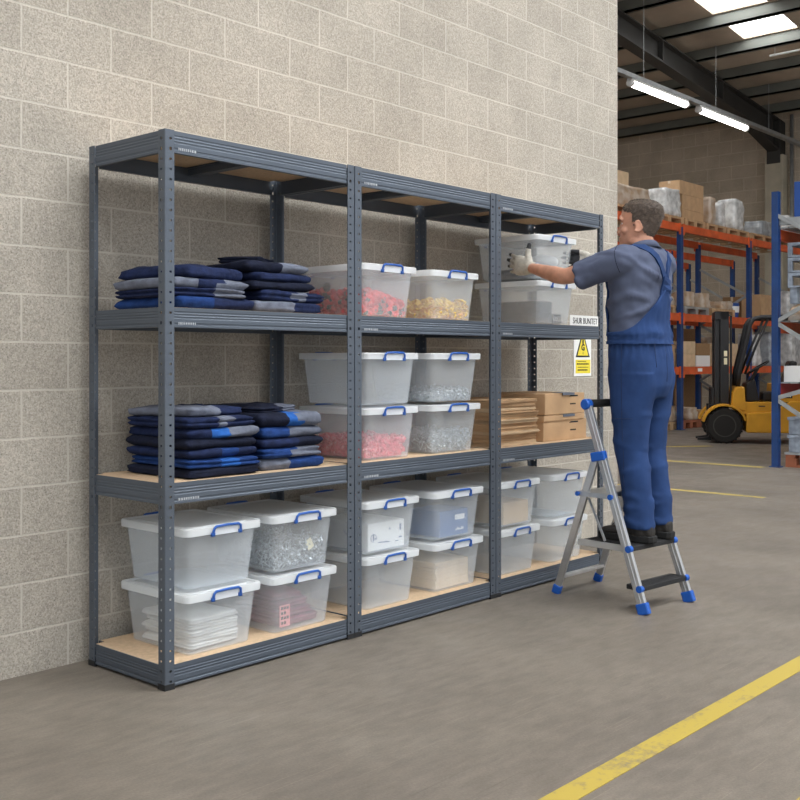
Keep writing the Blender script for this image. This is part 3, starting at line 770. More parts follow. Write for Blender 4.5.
heap('strip_heap', 't2b', .134, .172, .085, 330, sh_curl, [M['yellowp'], M['yellow2']], 'loose yellow plastic strips heaped in the upper tub', 'plastic strips', 6, base=1)
p = inb('t2a')
for dx, dy, dz, lb in ((-.134, .06, .135, 'round black cap at the top of the red heap, left side'), (-.136, .045, .075, 'round black cap lower in the red heap, left side'), (.0, -.172, .035, 'large dark cap at the foot of the red heap in front')):
    mb = MB(); mb.tube([(-.004, 0, 0), (-.003, 0, 0), (.003, 0, 0), (.004, 0, 0)], [.018, .022, .022, .018], 18)
    if dx == 0: mb.xf(Matrix.Rotation(PI/2, 4, 'Z') @ Matrix.Scale(1.35, 4))
    mb.xf(Matrix.Translation(p+Vector((dx, dy, dz)))); tag(build(mb, 'plastic_cap', M['dark'], auto=40), lb, 'plastic cap', 'dark caps among the red ones')
# cream tag on the screws
p = inb('b1d'); mb = MB(); mb.box(-.018, .018, -.0008, .0008, -.022, .022); mb.xf(Matrix.Translation(p+Vector((.055, -.178, .085))) @ Matrix.Rotation(-.5, 4, 'Y'))
tag(build(mb, 'paper_tag', M['cream']), 'cream paper tag standing among the screws', 'tag')
# cartons in tubs
def carton(name, x0, x1, y0, y1, z0, z1, m, label, cat='carton', group=None, flap=True, tapem=None):
    r = empty(name, ((x0+x1)/2, (y0+y1)/2, z0)); tag(r, label, cat, group)
    mb = MB(); mb.box(x0, x1, y0, y1, z0, z1); build(mb, 'carton_body', m, r, bev=min(.004, (z1-z0)*.06))
    if flap:
        mb = MB(); xm = (y0+y1)/2; w = min(.025, (y1-y0)*.12)
        mb.box(x0-.0006, x1+.0006, xm-w, xm+w, z1-.0004, z1+.0009); mb.box(x0-.0009, x0+.0002, xm-w, xm+w, z1-(z1-z0)*.2, z1+.0009)
        build(mb, 'packing_tape', tapem or M['kraft'], r)
    return r
p = inb('b2b'); c = carton('white_carton', p.x-.125, p.x+.120, p.y-.175, p.y+.15, p.z, p.z+.125, M['whitecard'], 'white printed carton inside a clear tub of the bottom shelf', flap=False)
mb = MB(); y = p.y-.176
for (a, b, s, t) in ((-.095, -.086, .045, .075), (-.082, -.07, .05, .058), (-.06, -.035, .032, .037), (-.03, .0, .030, .036), (.0, .02, .028, .032), (.015, .022, .085, .094), (.085, .097, .075, .105), (.08, .10, .040, .047), (.055, .075, .026, .030)):
    mb.box(p.x+a, p.x+b, y-.0006, y+.0004, p.z+s, p.z+t)
mb.tube([(p.x-.09+.018*math.cos(a), y-.0002, p.z+.058+.018*math.sin(a)) for a in [k*.4 for k in range(13)]], .0016, 5)
build(mb, 'print', M['inkblue'], c)
mb = MB(); x = p.x-.1256
mb.bar((x, p.y-.02, p.z+.085), (x, p.y-.045, p.z+.06), .001, .006, (1, 0, 0)); mb.bar((x, p.y-.045, p.z+.06), (x, p.y-.09, p.z+.10), .001, .006, (1, 0, 0)); build(mb, 'tick_mark', M['inkblue'], c)
p = inb('b2d'); c = carton('blue_carton', p.x-.105, p.x+.115, p.y-.176, p.y+.02, p.z, p.z+.125, M['bluebox'], 'blue box with a white label inside a clear tub', flap=False)
mb = MB(); mb.box(p.x+.01, p.x+.085, p.y-.1772, p.y-.1758, p.z+.075, p.z+.100); build(mb, 'paper_label', M['paper'], c)
mb = MB()
for j in range(6): mb.box(p.x+.015+j*.011, p.x+.023+j*.011, p.y-.1772, p.y-.1758, p.z+.022+.003*(j % 2), p.z+.030+.004*((j*2) % 3))
build(mb, 'print', M['paper'], c)
p = inb('b2c')
for i in range(9):
    rr = R.uniform(-.03, .03); w, d, h = .125, .17, .0135
    mb = MB(); z = p.z+i*.0142
    e = R.uniform(-.006, .006)
    mb.rings([[(a+(.0 if a < 0 else e), b, z) for a, b in ((-w, -d), (w, -d), (w, d), (-w, d))], [(a*1.01, b*1.01, z+h*.5) for a, b in ((-w, -d), (w, -d), (w, d), (-w, d))], [(a, b, z+h) for a, b in ((-w, -d), (w, -d), (w, d), (-w, d))]])
    for v in mb.v: v.z += .0012*noise.noise(Vector((v.x*20, v.y*20, i)))
    mb.xf(Matrix.Translation((p.x-.005, p.y, 0)) @ Matrix.Rotation(rr, 4, 'Z'))
    tag(build(mb, 'paper_envelope', M['kraft']), 'brown paper envelope in the tub, %s of the pile' % ORD[i], 'envelope', 'brown envelopes in the tub')
p = inb('b3b'); carton('tan_carton', p.x-.10, p.x+.125, p.y-.176, p.y+.13, p.z, p.z+.115, M['cardpale'], 'plain tan carton inside a clear tub beside the ladder', flap=False)
p = inb('t3a'); c = carton('felt_block', p.x-.135, p.x+.02, p.y-.165, p.y+.10, p.z, p.z+.12, M['felt'], 'grey speckled felt block in the tub under the held tub', 'block', flap=False)
mb = MB(); mb.box(p.x+.03, p.x+.115, p.y-.165, p.y-.04, p.z, p.z+.052); c = build(mb, 'grey_carton', M['felt']); tag(c, 'small grey patterned box beside the felt block', 'box')
mb = MB()
for j in range(4):
    mb.tube([(p.x+.043+j*.02+.008*math.cos(a), p.y-.1655, p.z+.027+.012*math.sin(a)) for a in [k*.52 for k in range(13)]], .0015, 4)
build(mb, 'ring_pattern', M['whitemetal'], c)
p = inb('t3b'); 
def foam(w, d, h, seed):
    return garment(w, d, h, [(1, 0)], seed, 1, .004, top=.6)
put(foam(.245, .33, .052, 400), p.x-.012, p.y+.005, p.z, 0.0, 'foam_sheet', [M['dark']], 'dark grey foam sheet lying in the held tub', 'foam sheet', None)
mb = MB(); mb.sphere((p.x+.055, p.y-.08, p.z+.098), (.075, .095, .043), 10); tag(build(mb, 'white_bag', M['whitecloth'], smooth=True), 'round white bag on the foam in the held tub', 'bag')

# ------------------------------------------------------------------ cardboard
zc = SHZ[1]+.002
hs = [.020, .017, .022, .018, .021, .019, .022, .020, .018, .022, .020, .023]
for i, h in enumerate(hs):
    mb = MB(); w, d = .195+R.uniform(-.006, .006), .19+R.uniform(-.008, .008)
    dx, dy, rz = R.uniform(-.008, .008), R.uniform(-.008, .008), R.uniform(-.035, .035)
    nl = 3
    for k in range(nl):          # one folded carton: leaves lying on each other with thin gaps
        a, b = h*k/nl, h*(k+.82)/nl
        e = R.uniform(-.004, .004); f = R.uniform(-.007, .003)
        rs = []
        for z in (a, b):
            ring = []
            for x, y in ((-w, -d+f), (-w*.33, -d+f), (w*.33, -d+f), (w+e, -d+f), (w+e, 0), (w+e, d), (0, d), (-w+f, d), (-w+f, 0)):
                ring.append((x, y, z+.0022*noise.noise(Vector((x*9, y*9, i*3.1+k*.4)))*(1 if i else .3)))
            rs.append(ring)
        mb.rings(rs)
    mb.xf(Matrix.Translation((2.262+dx, .245+dy, zc)) @ Matrix.Rotation(rz, 4, 'Z'))
    tag(build(mb, 'flattened_carton', M['card' if i % 3 else 'cardpale']), 'flattened brown carton in the pile on the right bay, %s' % ORD[i], 'flattened carton', 'flattened cartons in a pile')
    zc += h
def archive(x0, x1, y0, y1, z0, z1, label, lift):
    r = empty('archive_carton', ((x0+x1)/2, (y0+y1)/2, z0)); tag(r, label, 'carton', 'cartons beside the pile of flattened ones')
    zl = z1-(.030 if lift else .002)
    mb = MB(); mb.box(x0, x1, y0, y1, z0, zl); build(mb, 'carton_body', M['card'], r, bev=.003)
    if lift:
        mb = MB(); mb.prism([(x0-.004, zl-.004), (x1-.03, zl+.001), (x1-.03, z1), (x0-.004, z1-.002)], y0-.006, y1); build(mb, 'lid', M['card'], r, bev=.002)
    xm = (x0+x1)/2; mb = MB(); mb.box(xm-.055+.02, xm+.085, y0-.008, y0+.07, z1-.0005, z1+.0012); mb.box(xm-.035, xm+.085, y0-.0085, y0-.004, z1-.013, z1+.0012); build(mb, 'closing_tape', M['tape'], r)
    hh = zl-z0; mb = MB(); mb.prism([(xm+.035, zl-hh*.17), (xm+.055, zl-hh*.10), (xm+.13, zl-hh*.10), (xm+.13, zl-hh*.17)], y0-.0012, y0+.001); build(mb, 'hand_slot', M['ink'], r)
    mb = MB()
    for j in range(5): mb.box(xm+.05+j*.012, xm+.059+j*.012, y0-.0011, y0+.0005, z0+hh*.44, z0+hh*.51)
    build(mb, 'print', M['ink'], r)
    return r
archive(2.545, 2.985, .07, .46, SHZ[1]+.001, SHZ[1]+.145, 'brown carton with a raised lid, under the other carton at the right', True)
archive(2.560, 2.965, .07, .46, SHZ[1]+.147, SHZ[1]+.266, 'brown carton with grey tape, on top of the other carton at the right', False)

# ------------------------------------------------------------------ signs
r = empty('shelf_label', (2.86, .004, SHZ[2]), 'white shelf label with black lettering standing on the shelf edge at the right', 'label')
mb = MB(); mb.box(2.712, 3.010, .006, .0078, SHZ[2]+.001, SHZ[2]+.058); build(mb, 'card', M['paper'], r)
FACE = Matrix.Rotation(PI/2, 4, 'X')
text_mesh('SHUR BUNITET', .048, Matrix.Translation((2.87, .0055, SHZ[2]+.026)) @ FACE @ Matrix.Diagonal((.80, 1.0, 1, 1)), M['ink'], 'lettering', r)
r = empty('warning_sign', (3.742, WY-.003, 1.10), 'white and yellow warning sign with a triangle, fixed to the block wall', 'sign')
sx0, sx1, sz0, sz1 = 3.637, 3.848, 1.098, 1.425
mb = MB(); mb.box(sx0, sx1, WY-.005, WY, sz0, sz1); build(mb, 'sign_board', M['paper'], r, bev=.0015)
xm = (sx0+sx1)/2; y = WY-.005
mb = MB(); mb.prism([(xm-.087, 1.225), (xm+.087, 1.225), (xm, 1.405)], y-.0012, y); t_ = build(mb, 'triangle_border', M['ink'], r)
mb = MB(); mb.prism([(xm-.066, 1.236), (xm+.066, 1.236), (xm, 1.378)], y-.0022, y-.0012); build(mb, 'triangle', M['signyellow'], t_)
mb = MB(); mb.prism([(xm-.007, 1.312), (xm+.009, 1.312), (xm+.007, 1.325), (xm+.010, 1.334), (xm, 1.348), (xm-.009, 1.334)], y-.003, y-.0022)
mb.box(xm-.002, xm+.002, y-.003, y-.0022, 1.243, 1.262); build(mb, 'pictogram', M['ink'], t_)
text_mesh('G', .058, Matrix.Translation((xm, y-.0026, 1.288)) @ FACE, M['ink'], 'pictogram_letter', t_, .002)
mb = MB(); mb.box(sx0+.018, sx1-.012, y-.0012, y, 1.118, 1.208); pn = build(mb, 'text_panel', M['signyellow'], r)
mb = MB()
for z, a, b, th in ((1.196, .03, .13, .004), (1.180, .02, .165, .009), (1.158, .03, .16, .004), (1.140, .03, .15, .009)):
    x = sx0+.012+a
    while x < sx0+.012+b:
        w = R.uniform(.006, .016); mb.box(x, min(x+w, sx0+.012+b), y-.002, y-.0012, z-th/2, z+th/2); x += w+.0035
build(mb, 'small_print', M['ink'], pn)
# ------------------------------------------------------------------ step ladder
lad = empty('step_ladder', (2.43, -.45, 0), 'small aluminium step ladder with black treads and blue feet', 'ladder')
FL, FR = Vector((2.197, -.738, 0)), Vector((2.586, -.775, 0))
TL, TR = Vector((2.222, -.412, .975)), Vector((2.560, -.445, .975))
RL, RR = Vector((2.312, -.164, 0)), Vector((2.744-.03, -.166, 0))
def lp(a, b, t): return a.lerp(b, t)
for a, b in ((FL, TL), (FR, TR)):
    d = (b-a).normalized()
    mb = MB(); mb.bar(a+d*.035, b, .022, .044, up=(0, 1, 0)); mb.bar(a+d*.035, b, .026, .010, up=(0, 1, 0))
    o = build(mb, 'front_rail', M['alu'], lad, bev=.003)
    mb = MB(); mb.bar(a, a+d*.055, .033, .060, up=(0, 1, 0))
    build(mb, 'rail_foot', M['ladderblue'], lad, bev=.006, label='blue plastic foot')
HL, HR = lp(FL, TL, .745), lp(FR, TR, .745)
for a, b in ((RL, HL+Vector((0, .035, 0))), (RR, HR+Vector((0, .035, 0)))):
    d = (b-a).normalized()
    mb = MB(); mb.bar(a+d*.03, b, .020, .036, up=(0, 1, 0)); build(mb, 'rear_leg', M['alu'], lad, bev=.003)
    mb = MB(); mb.bar(a, a+d*.05, .030, .045, up=(0, 1, 0)); build(mb, 'rail_foot', M['ladderblue'], lad, bev=.006, label='blue plastic foot')
    mb = MB(); mb.bar(b+Vector((0, -.055, .015)), b+Vector((0, .022, .0)), .034, .046); build(mb, 'hinge', M['ladderblue'], lad, bev=.006, label='blue hinge block')
# treads
def tread(z, depth, over, nm, m, back=None):
    t = z/.975; a, b = lp(FL, TL, t), lp(FR, TR, t); ax = (b-a).normalized(); pv = Vector((-ax.y, ax.x, 0))
    mb = MB(); th = .024
    f0, f1 = a-pv*over+ax*.004, b-pv*over-ax*.004
    mb.rings([[p+Vector((0, 0, q)) for p in (f0, f1, f1+pv*depth, f0+pv*depth)] for q in (-th, 0)])
    o = build(mb, nm, m, lad, bev=.004)
    mb = MB()
    for k in range(int(depth/.014)-1):
        q0 = f0+pv*(.014*(k+.9)); q1 = f1+pv*(.014*(k+.9)); mb.bar(q0+ax*.012+Vector((0, 0, .0006)), q1-ax*.012+Vector((0, 0, .0006)), .006, .003)
    build(mb, 'tread_rib', M['rubber'], o)
    for p, s in ((f0, -1), (f1, 1)):
        mb = MB(); c = p+Vector((0, 0, -th/2))+pv*.010; mb.cyl(c-ax*s*.004, c+ax*s*.020, .017, 14); build(mb, 'tread_end', M['ladderblue'], lad, label='blue tread end plug', auto=40)
    return f0, f1, ax, pv
tread(.130, .095, .030, 'tread', M['rubber'])
f0, f1, ax2, pv2 = tread(.312, .30, .030, 'tread', M['rubber'])
for p, s in ((f0, -1), (f1, 1)):
    mb = MB(); c = p+Vector((0, 0, -.014))+pv2*.02; mb.bar(c, c+pv2*.30, .012, .032); build(mb, 'tread_rail', M['alu'], lad, bev=.003)
# folding platform above
t = .555/.975; a, b = lp(FL, TL, t), lp(FR, TR, t); ax = (b-a).normalized(); pv = Vector((-ax.y, ax.x, 0))
mb = MB(); q0, q1 = a+pv*.045+ax*.012, b+pv*.045-ax*.012
mb.rings([[p+Vector((0, 0, z)) for p in (q0, q1, q1+pv*.165, q0+pv*.165)] for z in (.525, .555)][:0] or [[Vector((p.x, p.y, z)) for p in (q0, q1, q1+pv*.165, q0+pv*.165)] for z in (.527, .553)])
build(mb, 'platform', M['alu'], lad, bev=.004)
for p in (a, b):
    mb = MB(); mb.bar(Vector((p.x, p.y, .54))-pv*.005, Vector((p.x, p.y, .54))+pv*.215, .012, .024); build(mb, 'platform_arm', M['alu'], lad, bev=.002)
    mb = MB(); c = Vector((p.x, p.y, .54)); mb.cyl(c-ax*.02, c+ax*.02, .014, 14)
    c2 = c+pv*.20; mb.cyl(c2-ax*.018, c2+ax*.018, .011, 14); build(mb, 'pivot', M['ladderblue'], lad, auto=40, label='blue pivot plug')
for p, q in ((HL, RL), (HR, RR)):
    s0 = Vector((lp(p, q, .28).x, lp(p, q, .28).y, .52)); e0 = lp(FL if p is HL else FR, TL if p is HL else TR, .33)+pv*.12
    mb = MB(); mb.bar(s0, e0, .006, .012); build(mb, 'stay', M['alu'], lad)
d0 = lp(RL, HL, .13); d1 = lp(RR, HR, .13); mb = MB(); mb.bar(d0, d1, .028, .018); build(mb, 'rear_brace', M['alu'], lad, bev=.003)
mb = MB(); tl, tr_ = TL+Vector((0, .006, .015)), TR+Vector((0, .006, .015)); mb.tube([tl, tr_], (.024, .020), 14); build(mb, 'hand_rail', M['rubber'], lad, auto=40, label='black padded hand rail')
for p, s in ((TL, -1), (TR, 1)):
    mb = MB(); axr = (TR-TL).normalized(); c = p+Vector((0, .006, .012)); mb.tube([c-axr*.024, c-axr*.018, c+axr*.014, c+axr*.022], [(.030, .032), (.036, .040), (.036, .040), (.028, .030)] if False else [.022, .027, .027, .021], 16)
    build(mb, 'rail_cap', M['ladderblue'], lad, auto=45, label='blue hand rail end')

# ------------------------------------------------------------------ pallet racking across the hall
def rack_post(mb, x, y, h, w=.10, d=.075):
    mb.box(x-w/2, x+w/2, y-d/2, y+d/2, .008, h); mb.box(x-w*.75, x+w*.75, y-d*.8, y+d*.8, 0, .010)
def pallet(x0, x1, y0, y1, z, label, m, group='pallets on the racking', name='wooden_pallet'):
    mb = MB(); h = .14; w = (x1-x0)
    for k in range(3):
        xa = x0+w*k/2-(.0 if k == 0 else .05 if k == 1 else .10); mb.box(xa, xa+.10, y0, y1, z+.022, z+h-.024)
        
    mb2 = MB()
    for k in range(3):
        xa = x0+(w-.11)*k/2
        mb2.box(xa, xa+.11, y0, y1, z, z+.022)
        for j in range(3):
            ya = y0+(y1-y0-.12)*j/2; mb2.box(xa, xa+.11, ya, ya+.12, z+.022, z+.10)
    for j in range(3):
        ya = y0+(y1-y0-.1)*j/2; mb2.box(x0, x1, ya, ya+.10, z+.10, z+.12)
    n = 6
    for j in range(n):
        ya = y0+(y1-y0-.11)*j/(n-1); mb2.box(x0, x1, ya, ya+.11, z+.12, z+.14)
    o = build(mb2, name, m); tag(o, label, 'pallet', group); return o
def wrapped(x0, x1, y0, y1, z0, z1, m, label, seed, cat='pallet load', bulge=.03, shrink=.92, group=None):
    """load in stretch film: a lumpy tapering block"""
    mb = MB(); n = 8; rs = []
    for i in range(n+1):
        t = i/n; s = 1-(1-shrink)*t**2
        ring = []
        for q in rrect((x1-x0)/2*s, (y1-y0)/2*s, min(.05, (x1-x0)*.2), 0, 3):
            ring.append(q)
        out = []
        for j, q in enumerate(ring):
            r2 = ring[(j+1) % len(ring)]; k = 4 if j % 3 == 2 else 1
            for e in range(k): out.append(q.lerp(r2, e/k))
        rs.append([Vector(((x0+x1)/2+q.x+bulge*noise.noise(Vector((q.x*4, q.y*4+seed, t*5))), (y0+y1)/2+q.y+bulge*noise.noise(Vector((q.x*4+9, q.y*4+seed, t*5))), z0+(z1-z0)*t+(bulge*.8*noise.noise(Vector((q.x*3, q.y*3, seed))) if i else 0))) for q in out])
    top = rs[-1]; c = sum(top, Vector())/len(top)
    rs.append([c.lerp(p, .6)+Vector((0, 0, .02*noise.noise(p*5))) for p in top]); rs.append([c.lerp(p, .2) for p in top])
    mb.rings(rs); o = build(mb, 'wrapped_load', m, smooth=True); tag(o, label, cat, group); return o
RY0, RY1 = 5.27, 6.32
RX = [8.75, 11.60, 14.435, 17.283, 20.13]
LV = (1.02, 1.945, 3.485)
def racking(ya, yb, label, posts, lv, hh, fills=True):
    r = empty('pallet_rack', ((posts[0]+posts[-1])/2, (ya+yb)/2, 0), label, 'pallet rack', 'pallet racks along the hall')
    for x in posts:
        for y in (ya, yb):
            mb = MB(); rack_post(mb, x, y, hh); build(mb, 'upright', M['rackblue'], r, label='blue steel upright')
        z = .25; s = 0
        while z < hh-.5:
            mb = MB(); mb.bar((x, ya+.04, z) if s == 0 else (x, yb-.04, z), (x, yb-.04, z+.55) if s == 0 else (x, ya+.04, z+.55), .025, .045); build(mb, 'brace', M['galv'], r, label='grey diagonal brace'); z += .55; s ^= 1
    for z in lv:
        for i in range(len(posts)-1):
            for y, s in ((ya, -1), (yb, 1)):
                mb = MB(); x0, x1 = posts[i]+.05, posts[i+1]-.05
                mb.box(x0, x1, y-.03, y+.03, z-.065, z+.065); mb.box(x0-.01, x0+.05, y+s*.03, y+s*.042, z-.12, z+.075); mb.box(x1-.05, x1+.01, y+s*.03, y+s*.042, z-.12, z+.075)
                build(mb, 'beam', M['rackorange'], r, label='orange load beam')
    return r
r1 = racking(RY0, RY1, 'long blue and orange pallet rack facing the aisle behind the forklift', RX, LV, 3.50)
mb = MB(); mb.box(15.05, 15.22, RY0-.0325, RY0-.03, 1.0, 1.06); build(mb, 'paper_label', M['paper'], r1)
mb = MB(); mb.box(15.6, 15.8, RY0-.0325, RY0-.03, 1.925, 1.985); mb.box(16.05, 16.2, RY0-.0325, RY0-.03, 1.925, 1.985); build(mb, 'paper_label', M['paper'], r1)
r2 = racking(6.62, 7.65, 'second blue and orange pallet rack standing back to back behind the first', [11.0, 13.85, 16.7, 19.55], (1.02, 3.3), 3.35)
def pxx(u, y):
    """x on the plane Y=y seen at picture column u"""
    r = (u-400)/F; s, c = math.sin(YAW), math.cos(YAW); dx, dy = s+r*c, c-r*s
    return CX+dx*(y-CY)/dy
def pzz(u, v, y):
    r = (u-400)/F; s, c = math.sin(YAW), math.cos(YAW); dy = c-r*s
    return CH-(v-HY)/F*(y-CY)/dy
YF = RY0+.06
ZT = LV[2]+.066
def goods(u0, u1, vtop, y0, dep, z0, kind, label, seed=0, gr=None, cat='pallet load'):
    dep = min(dep, .40); u0 = u0+min(11, (u1-u0)*.42); x0, x1 = pxx(u0, y0), pxx(u1, y0); zt = pzz((u0+u1)/2, vtop, y0)
    if kind in ('card', 'cardpale', 'carddark', 'whitecard', 'brightblue'): return carton('carton', x0, x1, y0, y0+dep, z0, max(zt, z0+.1), M[kind], label, 'carton', gr)
    return wrapped(x0, x1, y0, y0+dep, z0, max(zt, z0+.1), M[kind], label, seed, group=gr)
GL = 'loads on the top level of the long rack'
ZP = ZT+.142
pallet(pxx(607, YF), pxx(652, YF), YF, YF+.90, ZT, 'pallet under the tall film wrapped brown load nearest the block wall', M['wood'])
goods(603, 652, 186, YF+.02, .95, ZP, 'wrapbrown', 'tall film wrapped brown load above the worker, nearest the block wall', 3, GL)
x0, x1 = pxx(620, YF), pxx(633, YF); zb = pzz(625, 187, YF)+.03; c = carton('carton', x0, x1, YF+.08, YF+.35, zb, pzz(625, 170, YF), M['cardpale'], 'small carton lying on top of the tall film wrapped brown load', 'carton', None)
pallet(pxx(655, YF), pxx(684, YF), YF, YF+.90, ZT, 'pallet under the silver wrapped block right of the worker\'s head', M['wood'])
goods(655, 682, 189, YF+.02, .9, ZP, 'wrap', 'silver film wrapped block on the top rack level, right of the worker\'s head', 5, GL)
pallet(pxx(685.5, YF), pxx(705.5, YF), YF, YF+.90, ZT, 'pallet under the column of three brown cartons', M['wood'])
zs = [ZP, pzz(694, 211, YF), pzz(694, 196.5, YF), pzz(694, 183, YF)]
for i in range(3):
    carton('carton', pxx(684 if i < 2 else 681, YF), pxx(705, YF), YF+.03, YF+.42, zs[i]+(.002 if i else 0), zs[i+1], M['card'], 'brown carton in the column on the top rack level, %s' % ('bottom', 'middle', 'top')[i], 'carton', 'column of three brown cartons')
pallet(pxx(706.5, YF), pxx(726, YF), YF, YF+.90, ZT, 'pallet under the two narrow film wrapped loads', M['wood'])
goods(706, 717, 197, YF+.02, .8, ZP, 'wrapbrown', 'narrow film wrapped load beside the column of brown cartons', 7, GL)
goods(717.5, 726, 203, YF+.02, .8, ZP, 'wrap', 'narrow whitish wrapped load left of the tall wrapped one', 8, GL)
pallet(pxx(727.5, YF), pxx(749, YF), YF, YF+.90, ZT, 'pallet under the tall whitish wrapped load in the middle of the top level', M['wood'])
goods(728, 745, 200, YF+.02, .9, ZP, 'wrap', 'tall whitish film wrapped load, right of the two narrow ones', 9, GL)
pallet(pxx(752, YF), pxx(776, YF), YF, YF+.90, ZT, 'pallet under the low wrapped bundle beside the near rack post', M['wood'])
goods(751, 776, 222, YF+.02, .9, ZP, 'wrapdark', 'low grey wrapped bundle on the top level beside the near rack post', 10, GL)
pallet(pxx(778, YF), pxx(803, YF), YF, YF+.90, ZT, 'pallet on the top level right of the near rack post', M['wood'])
goods(779, 803, 216, YF+.02, .9, ZP, 'wrap', 'white wrapped load seen right of the near rack post, top level', 11, GL)
# second level
Z2 = LV[1]+.066; Z2P = Z2+.142
GL2 = 'loads on the second level of the long rack'
pallet(pxx(655, YF), pxx(676, YF), YF, YF+.90, Z2, 'pallet behind the worker\'s shoulder on the second rack level', M['wood'])
goods(612, 630, 246, YF+.06, .9, Z2, 'wrap', 'silver wrapped load seen just under the worker\'s chin', 21, GL2)
goods(655, 676, 296, YF+.02, .9, Z2P, 'wrapbrown', 'film wrapped cartons left of the front rack upright, second level', 22, GL2)
pallet(pxx(684.5, YF), pxx(709, YF), YF, YF+.90, Z2, 'grey pallet on the second level above the forklift mast', M['galv'])
goods(684, 696, 291, YF+.02, .8, Z2P, 'wrapbrown', 'film wrapped carton pile right of the front upright, second level', 23, GL2)
goods(697, 711, 293, YF+.02, .8, Z2P, 'wrapbrown', 'round shouldered film wrapped pile, second level', 24, GL2)
pallet(pxx(712, YF), pxx(735, YF), YF, YF+.90, Z2, 'pallet behind the top of the forklift mast, second level', M['wood'])
goods(715, 734, 301, YF+.02, .8, Z2P, 'wrapbrown', 'low film wrapped cartons behind the forklift mast', 25, GL2)
mb = MB(); xm = pxx(739, YF); mb.tube([(xm, YF+.2, Z2+.002), (xm, YF+.2, Z2+.26), (xm, YF+.2, Z2+.28)], [.17, .19, .19], 20); o = build(mb, 'blue_bucket', M['brightblue'], auto=40); tag(o, 'blue and white bucket on the second rack level', 'bucket')
mb = MB(); mb.tube([(xm, YF+.2, Z2+.10), (xm, YF+.2, Z2+.22)], [.185, .193], 20); build(mb, 'label_band', M['paper'], o, auto=40)
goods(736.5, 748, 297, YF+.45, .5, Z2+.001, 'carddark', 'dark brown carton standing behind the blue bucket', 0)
goods(752, 773, 295, YF+.02, .8, Z2+.001, 'card', 'large brown carton right of the second upright, second level', 0)
goods(779, 803, 292, YF+.02, .8, Z2+.001, 'wrap', 'white wrapped load right of the near rack post, second level', 28, GL2)
# third level
Z3 = LV[0]+.066
goods(668, 679, 345, YF+.02, .7, Z3+.001, 'card', 'brown carton left of the front upright, lowest beam level', 0)
for k in range(2):
    za = Z3+.001+k*(.225); carton('carton', pxx(683.5, YF), pxx(696.5, YF), YF+.02, YF+.42, za, za+.222, M['cardpale'], 'pale carton right of the front upright, %s of two' % ('lower', 'upper')[k], 'carton', 'two stacked pale cartons')
x0, x1 = pxx(697.5, YF), pxx(711, YF); carton('carton', x0, x1, YF+.02, YF+.42, Z3+.001, Z3+.20, M['whitecard'], 'white carton under the brown one, left of the forklift mast', 'carton')
carton('carton', x0, x1, YF+.02, YF+.42, Z3+.203, Z3+.42, M['carddark'], 'brown carton on the white one, left of the forklift mast', 'carton')
for k in range(2):
    za = Z3+.001+k*.215; carton('carton', pxx(729, YF), pxx(739, YF), YF+.02, YF+.42, za, za+.212, M['cardpale'], 'pale carton right of the forklift mast, %s of two' % ('lower', 'upper')[k], 'carton', 'two pale cartons behind the mast')
goods(740.5, 746, 345, YF+.02, .7, Z3+.001, 'wrapdark', 'narrow grey wrapped load behind the forklift guard', 31)
goods(751, 762, 334, YF+.02, .8, Z3+.001, 'wrap', 'silver wrapped load behind the steering wheel, left one', 32)
goods(763, 781, 332, YF+.02, .8, Z3+.001, 'wrapdark', 'grey wrapped load behind the steering wheel, right one', 33)
goods(783, 803, 330, YF+.02, .8, Z3+.001, 'wrap', 'whitish wrapped load far right, lowest beam level', 34)
# floor level
for k, (u0, u1, vt, kd, lb) in enumerate(((666, 678, 406, 'wrapbrown', 'wrapped cartons on the floor left of the front upright'), (684, 699, 407, 'wrapbrown', 'wrapped cartons on the floor right of the front upright'), (700, 713, 410, 'card', 'brown carton on the floor behind the forklift wheel'), (731, 747, 408, 'wrapbrown', 'wrapped cartons on the floor behind the forklift'))):
    pallet(pxx(u0-1, YF), pxx(u1+.5, YF), YF, YF+.88, .001, 'floor pallet under the %s' % lb.replace(' on the floor', ''), M['wooddark'] if k else M['wood'], 'floor pallets under the long rack')
    goods(u0, u1, vt, YF+.02, .8, .143, kd, lb, 40+k)
# goods of the second rack, dark behind
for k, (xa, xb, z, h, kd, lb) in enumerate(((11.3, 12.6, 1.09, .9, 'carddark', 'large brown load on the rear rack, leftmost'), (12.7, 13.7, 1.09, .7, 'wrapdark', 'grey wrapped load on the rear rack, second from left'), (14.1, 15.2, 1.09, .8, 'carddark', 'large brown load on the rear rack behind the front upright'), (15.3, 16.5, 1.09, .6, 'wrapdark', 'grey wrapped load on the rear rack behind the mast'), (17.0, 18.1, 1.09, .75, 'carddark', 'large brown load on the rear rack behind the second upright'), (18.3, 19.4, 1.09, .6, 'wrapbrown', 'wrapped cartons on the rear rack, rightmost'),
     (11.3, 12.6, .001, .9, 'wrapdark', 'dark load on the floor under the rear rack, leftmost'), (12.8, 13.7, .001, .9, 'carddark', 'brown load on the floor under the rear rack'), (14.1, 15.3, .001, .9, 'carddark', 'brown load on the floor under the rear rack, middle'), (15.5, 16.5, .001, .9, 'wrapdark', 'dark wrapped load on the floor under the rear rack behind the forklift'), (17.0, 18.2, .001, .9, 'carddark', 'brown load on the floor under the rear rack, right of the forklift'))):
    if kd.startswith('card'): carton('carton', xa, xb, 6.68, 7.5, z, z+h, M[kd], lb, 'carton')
    else: wrapped(xa, xb, 6.68, 7.5, z, z+h, M[kd], lb, 60+k)

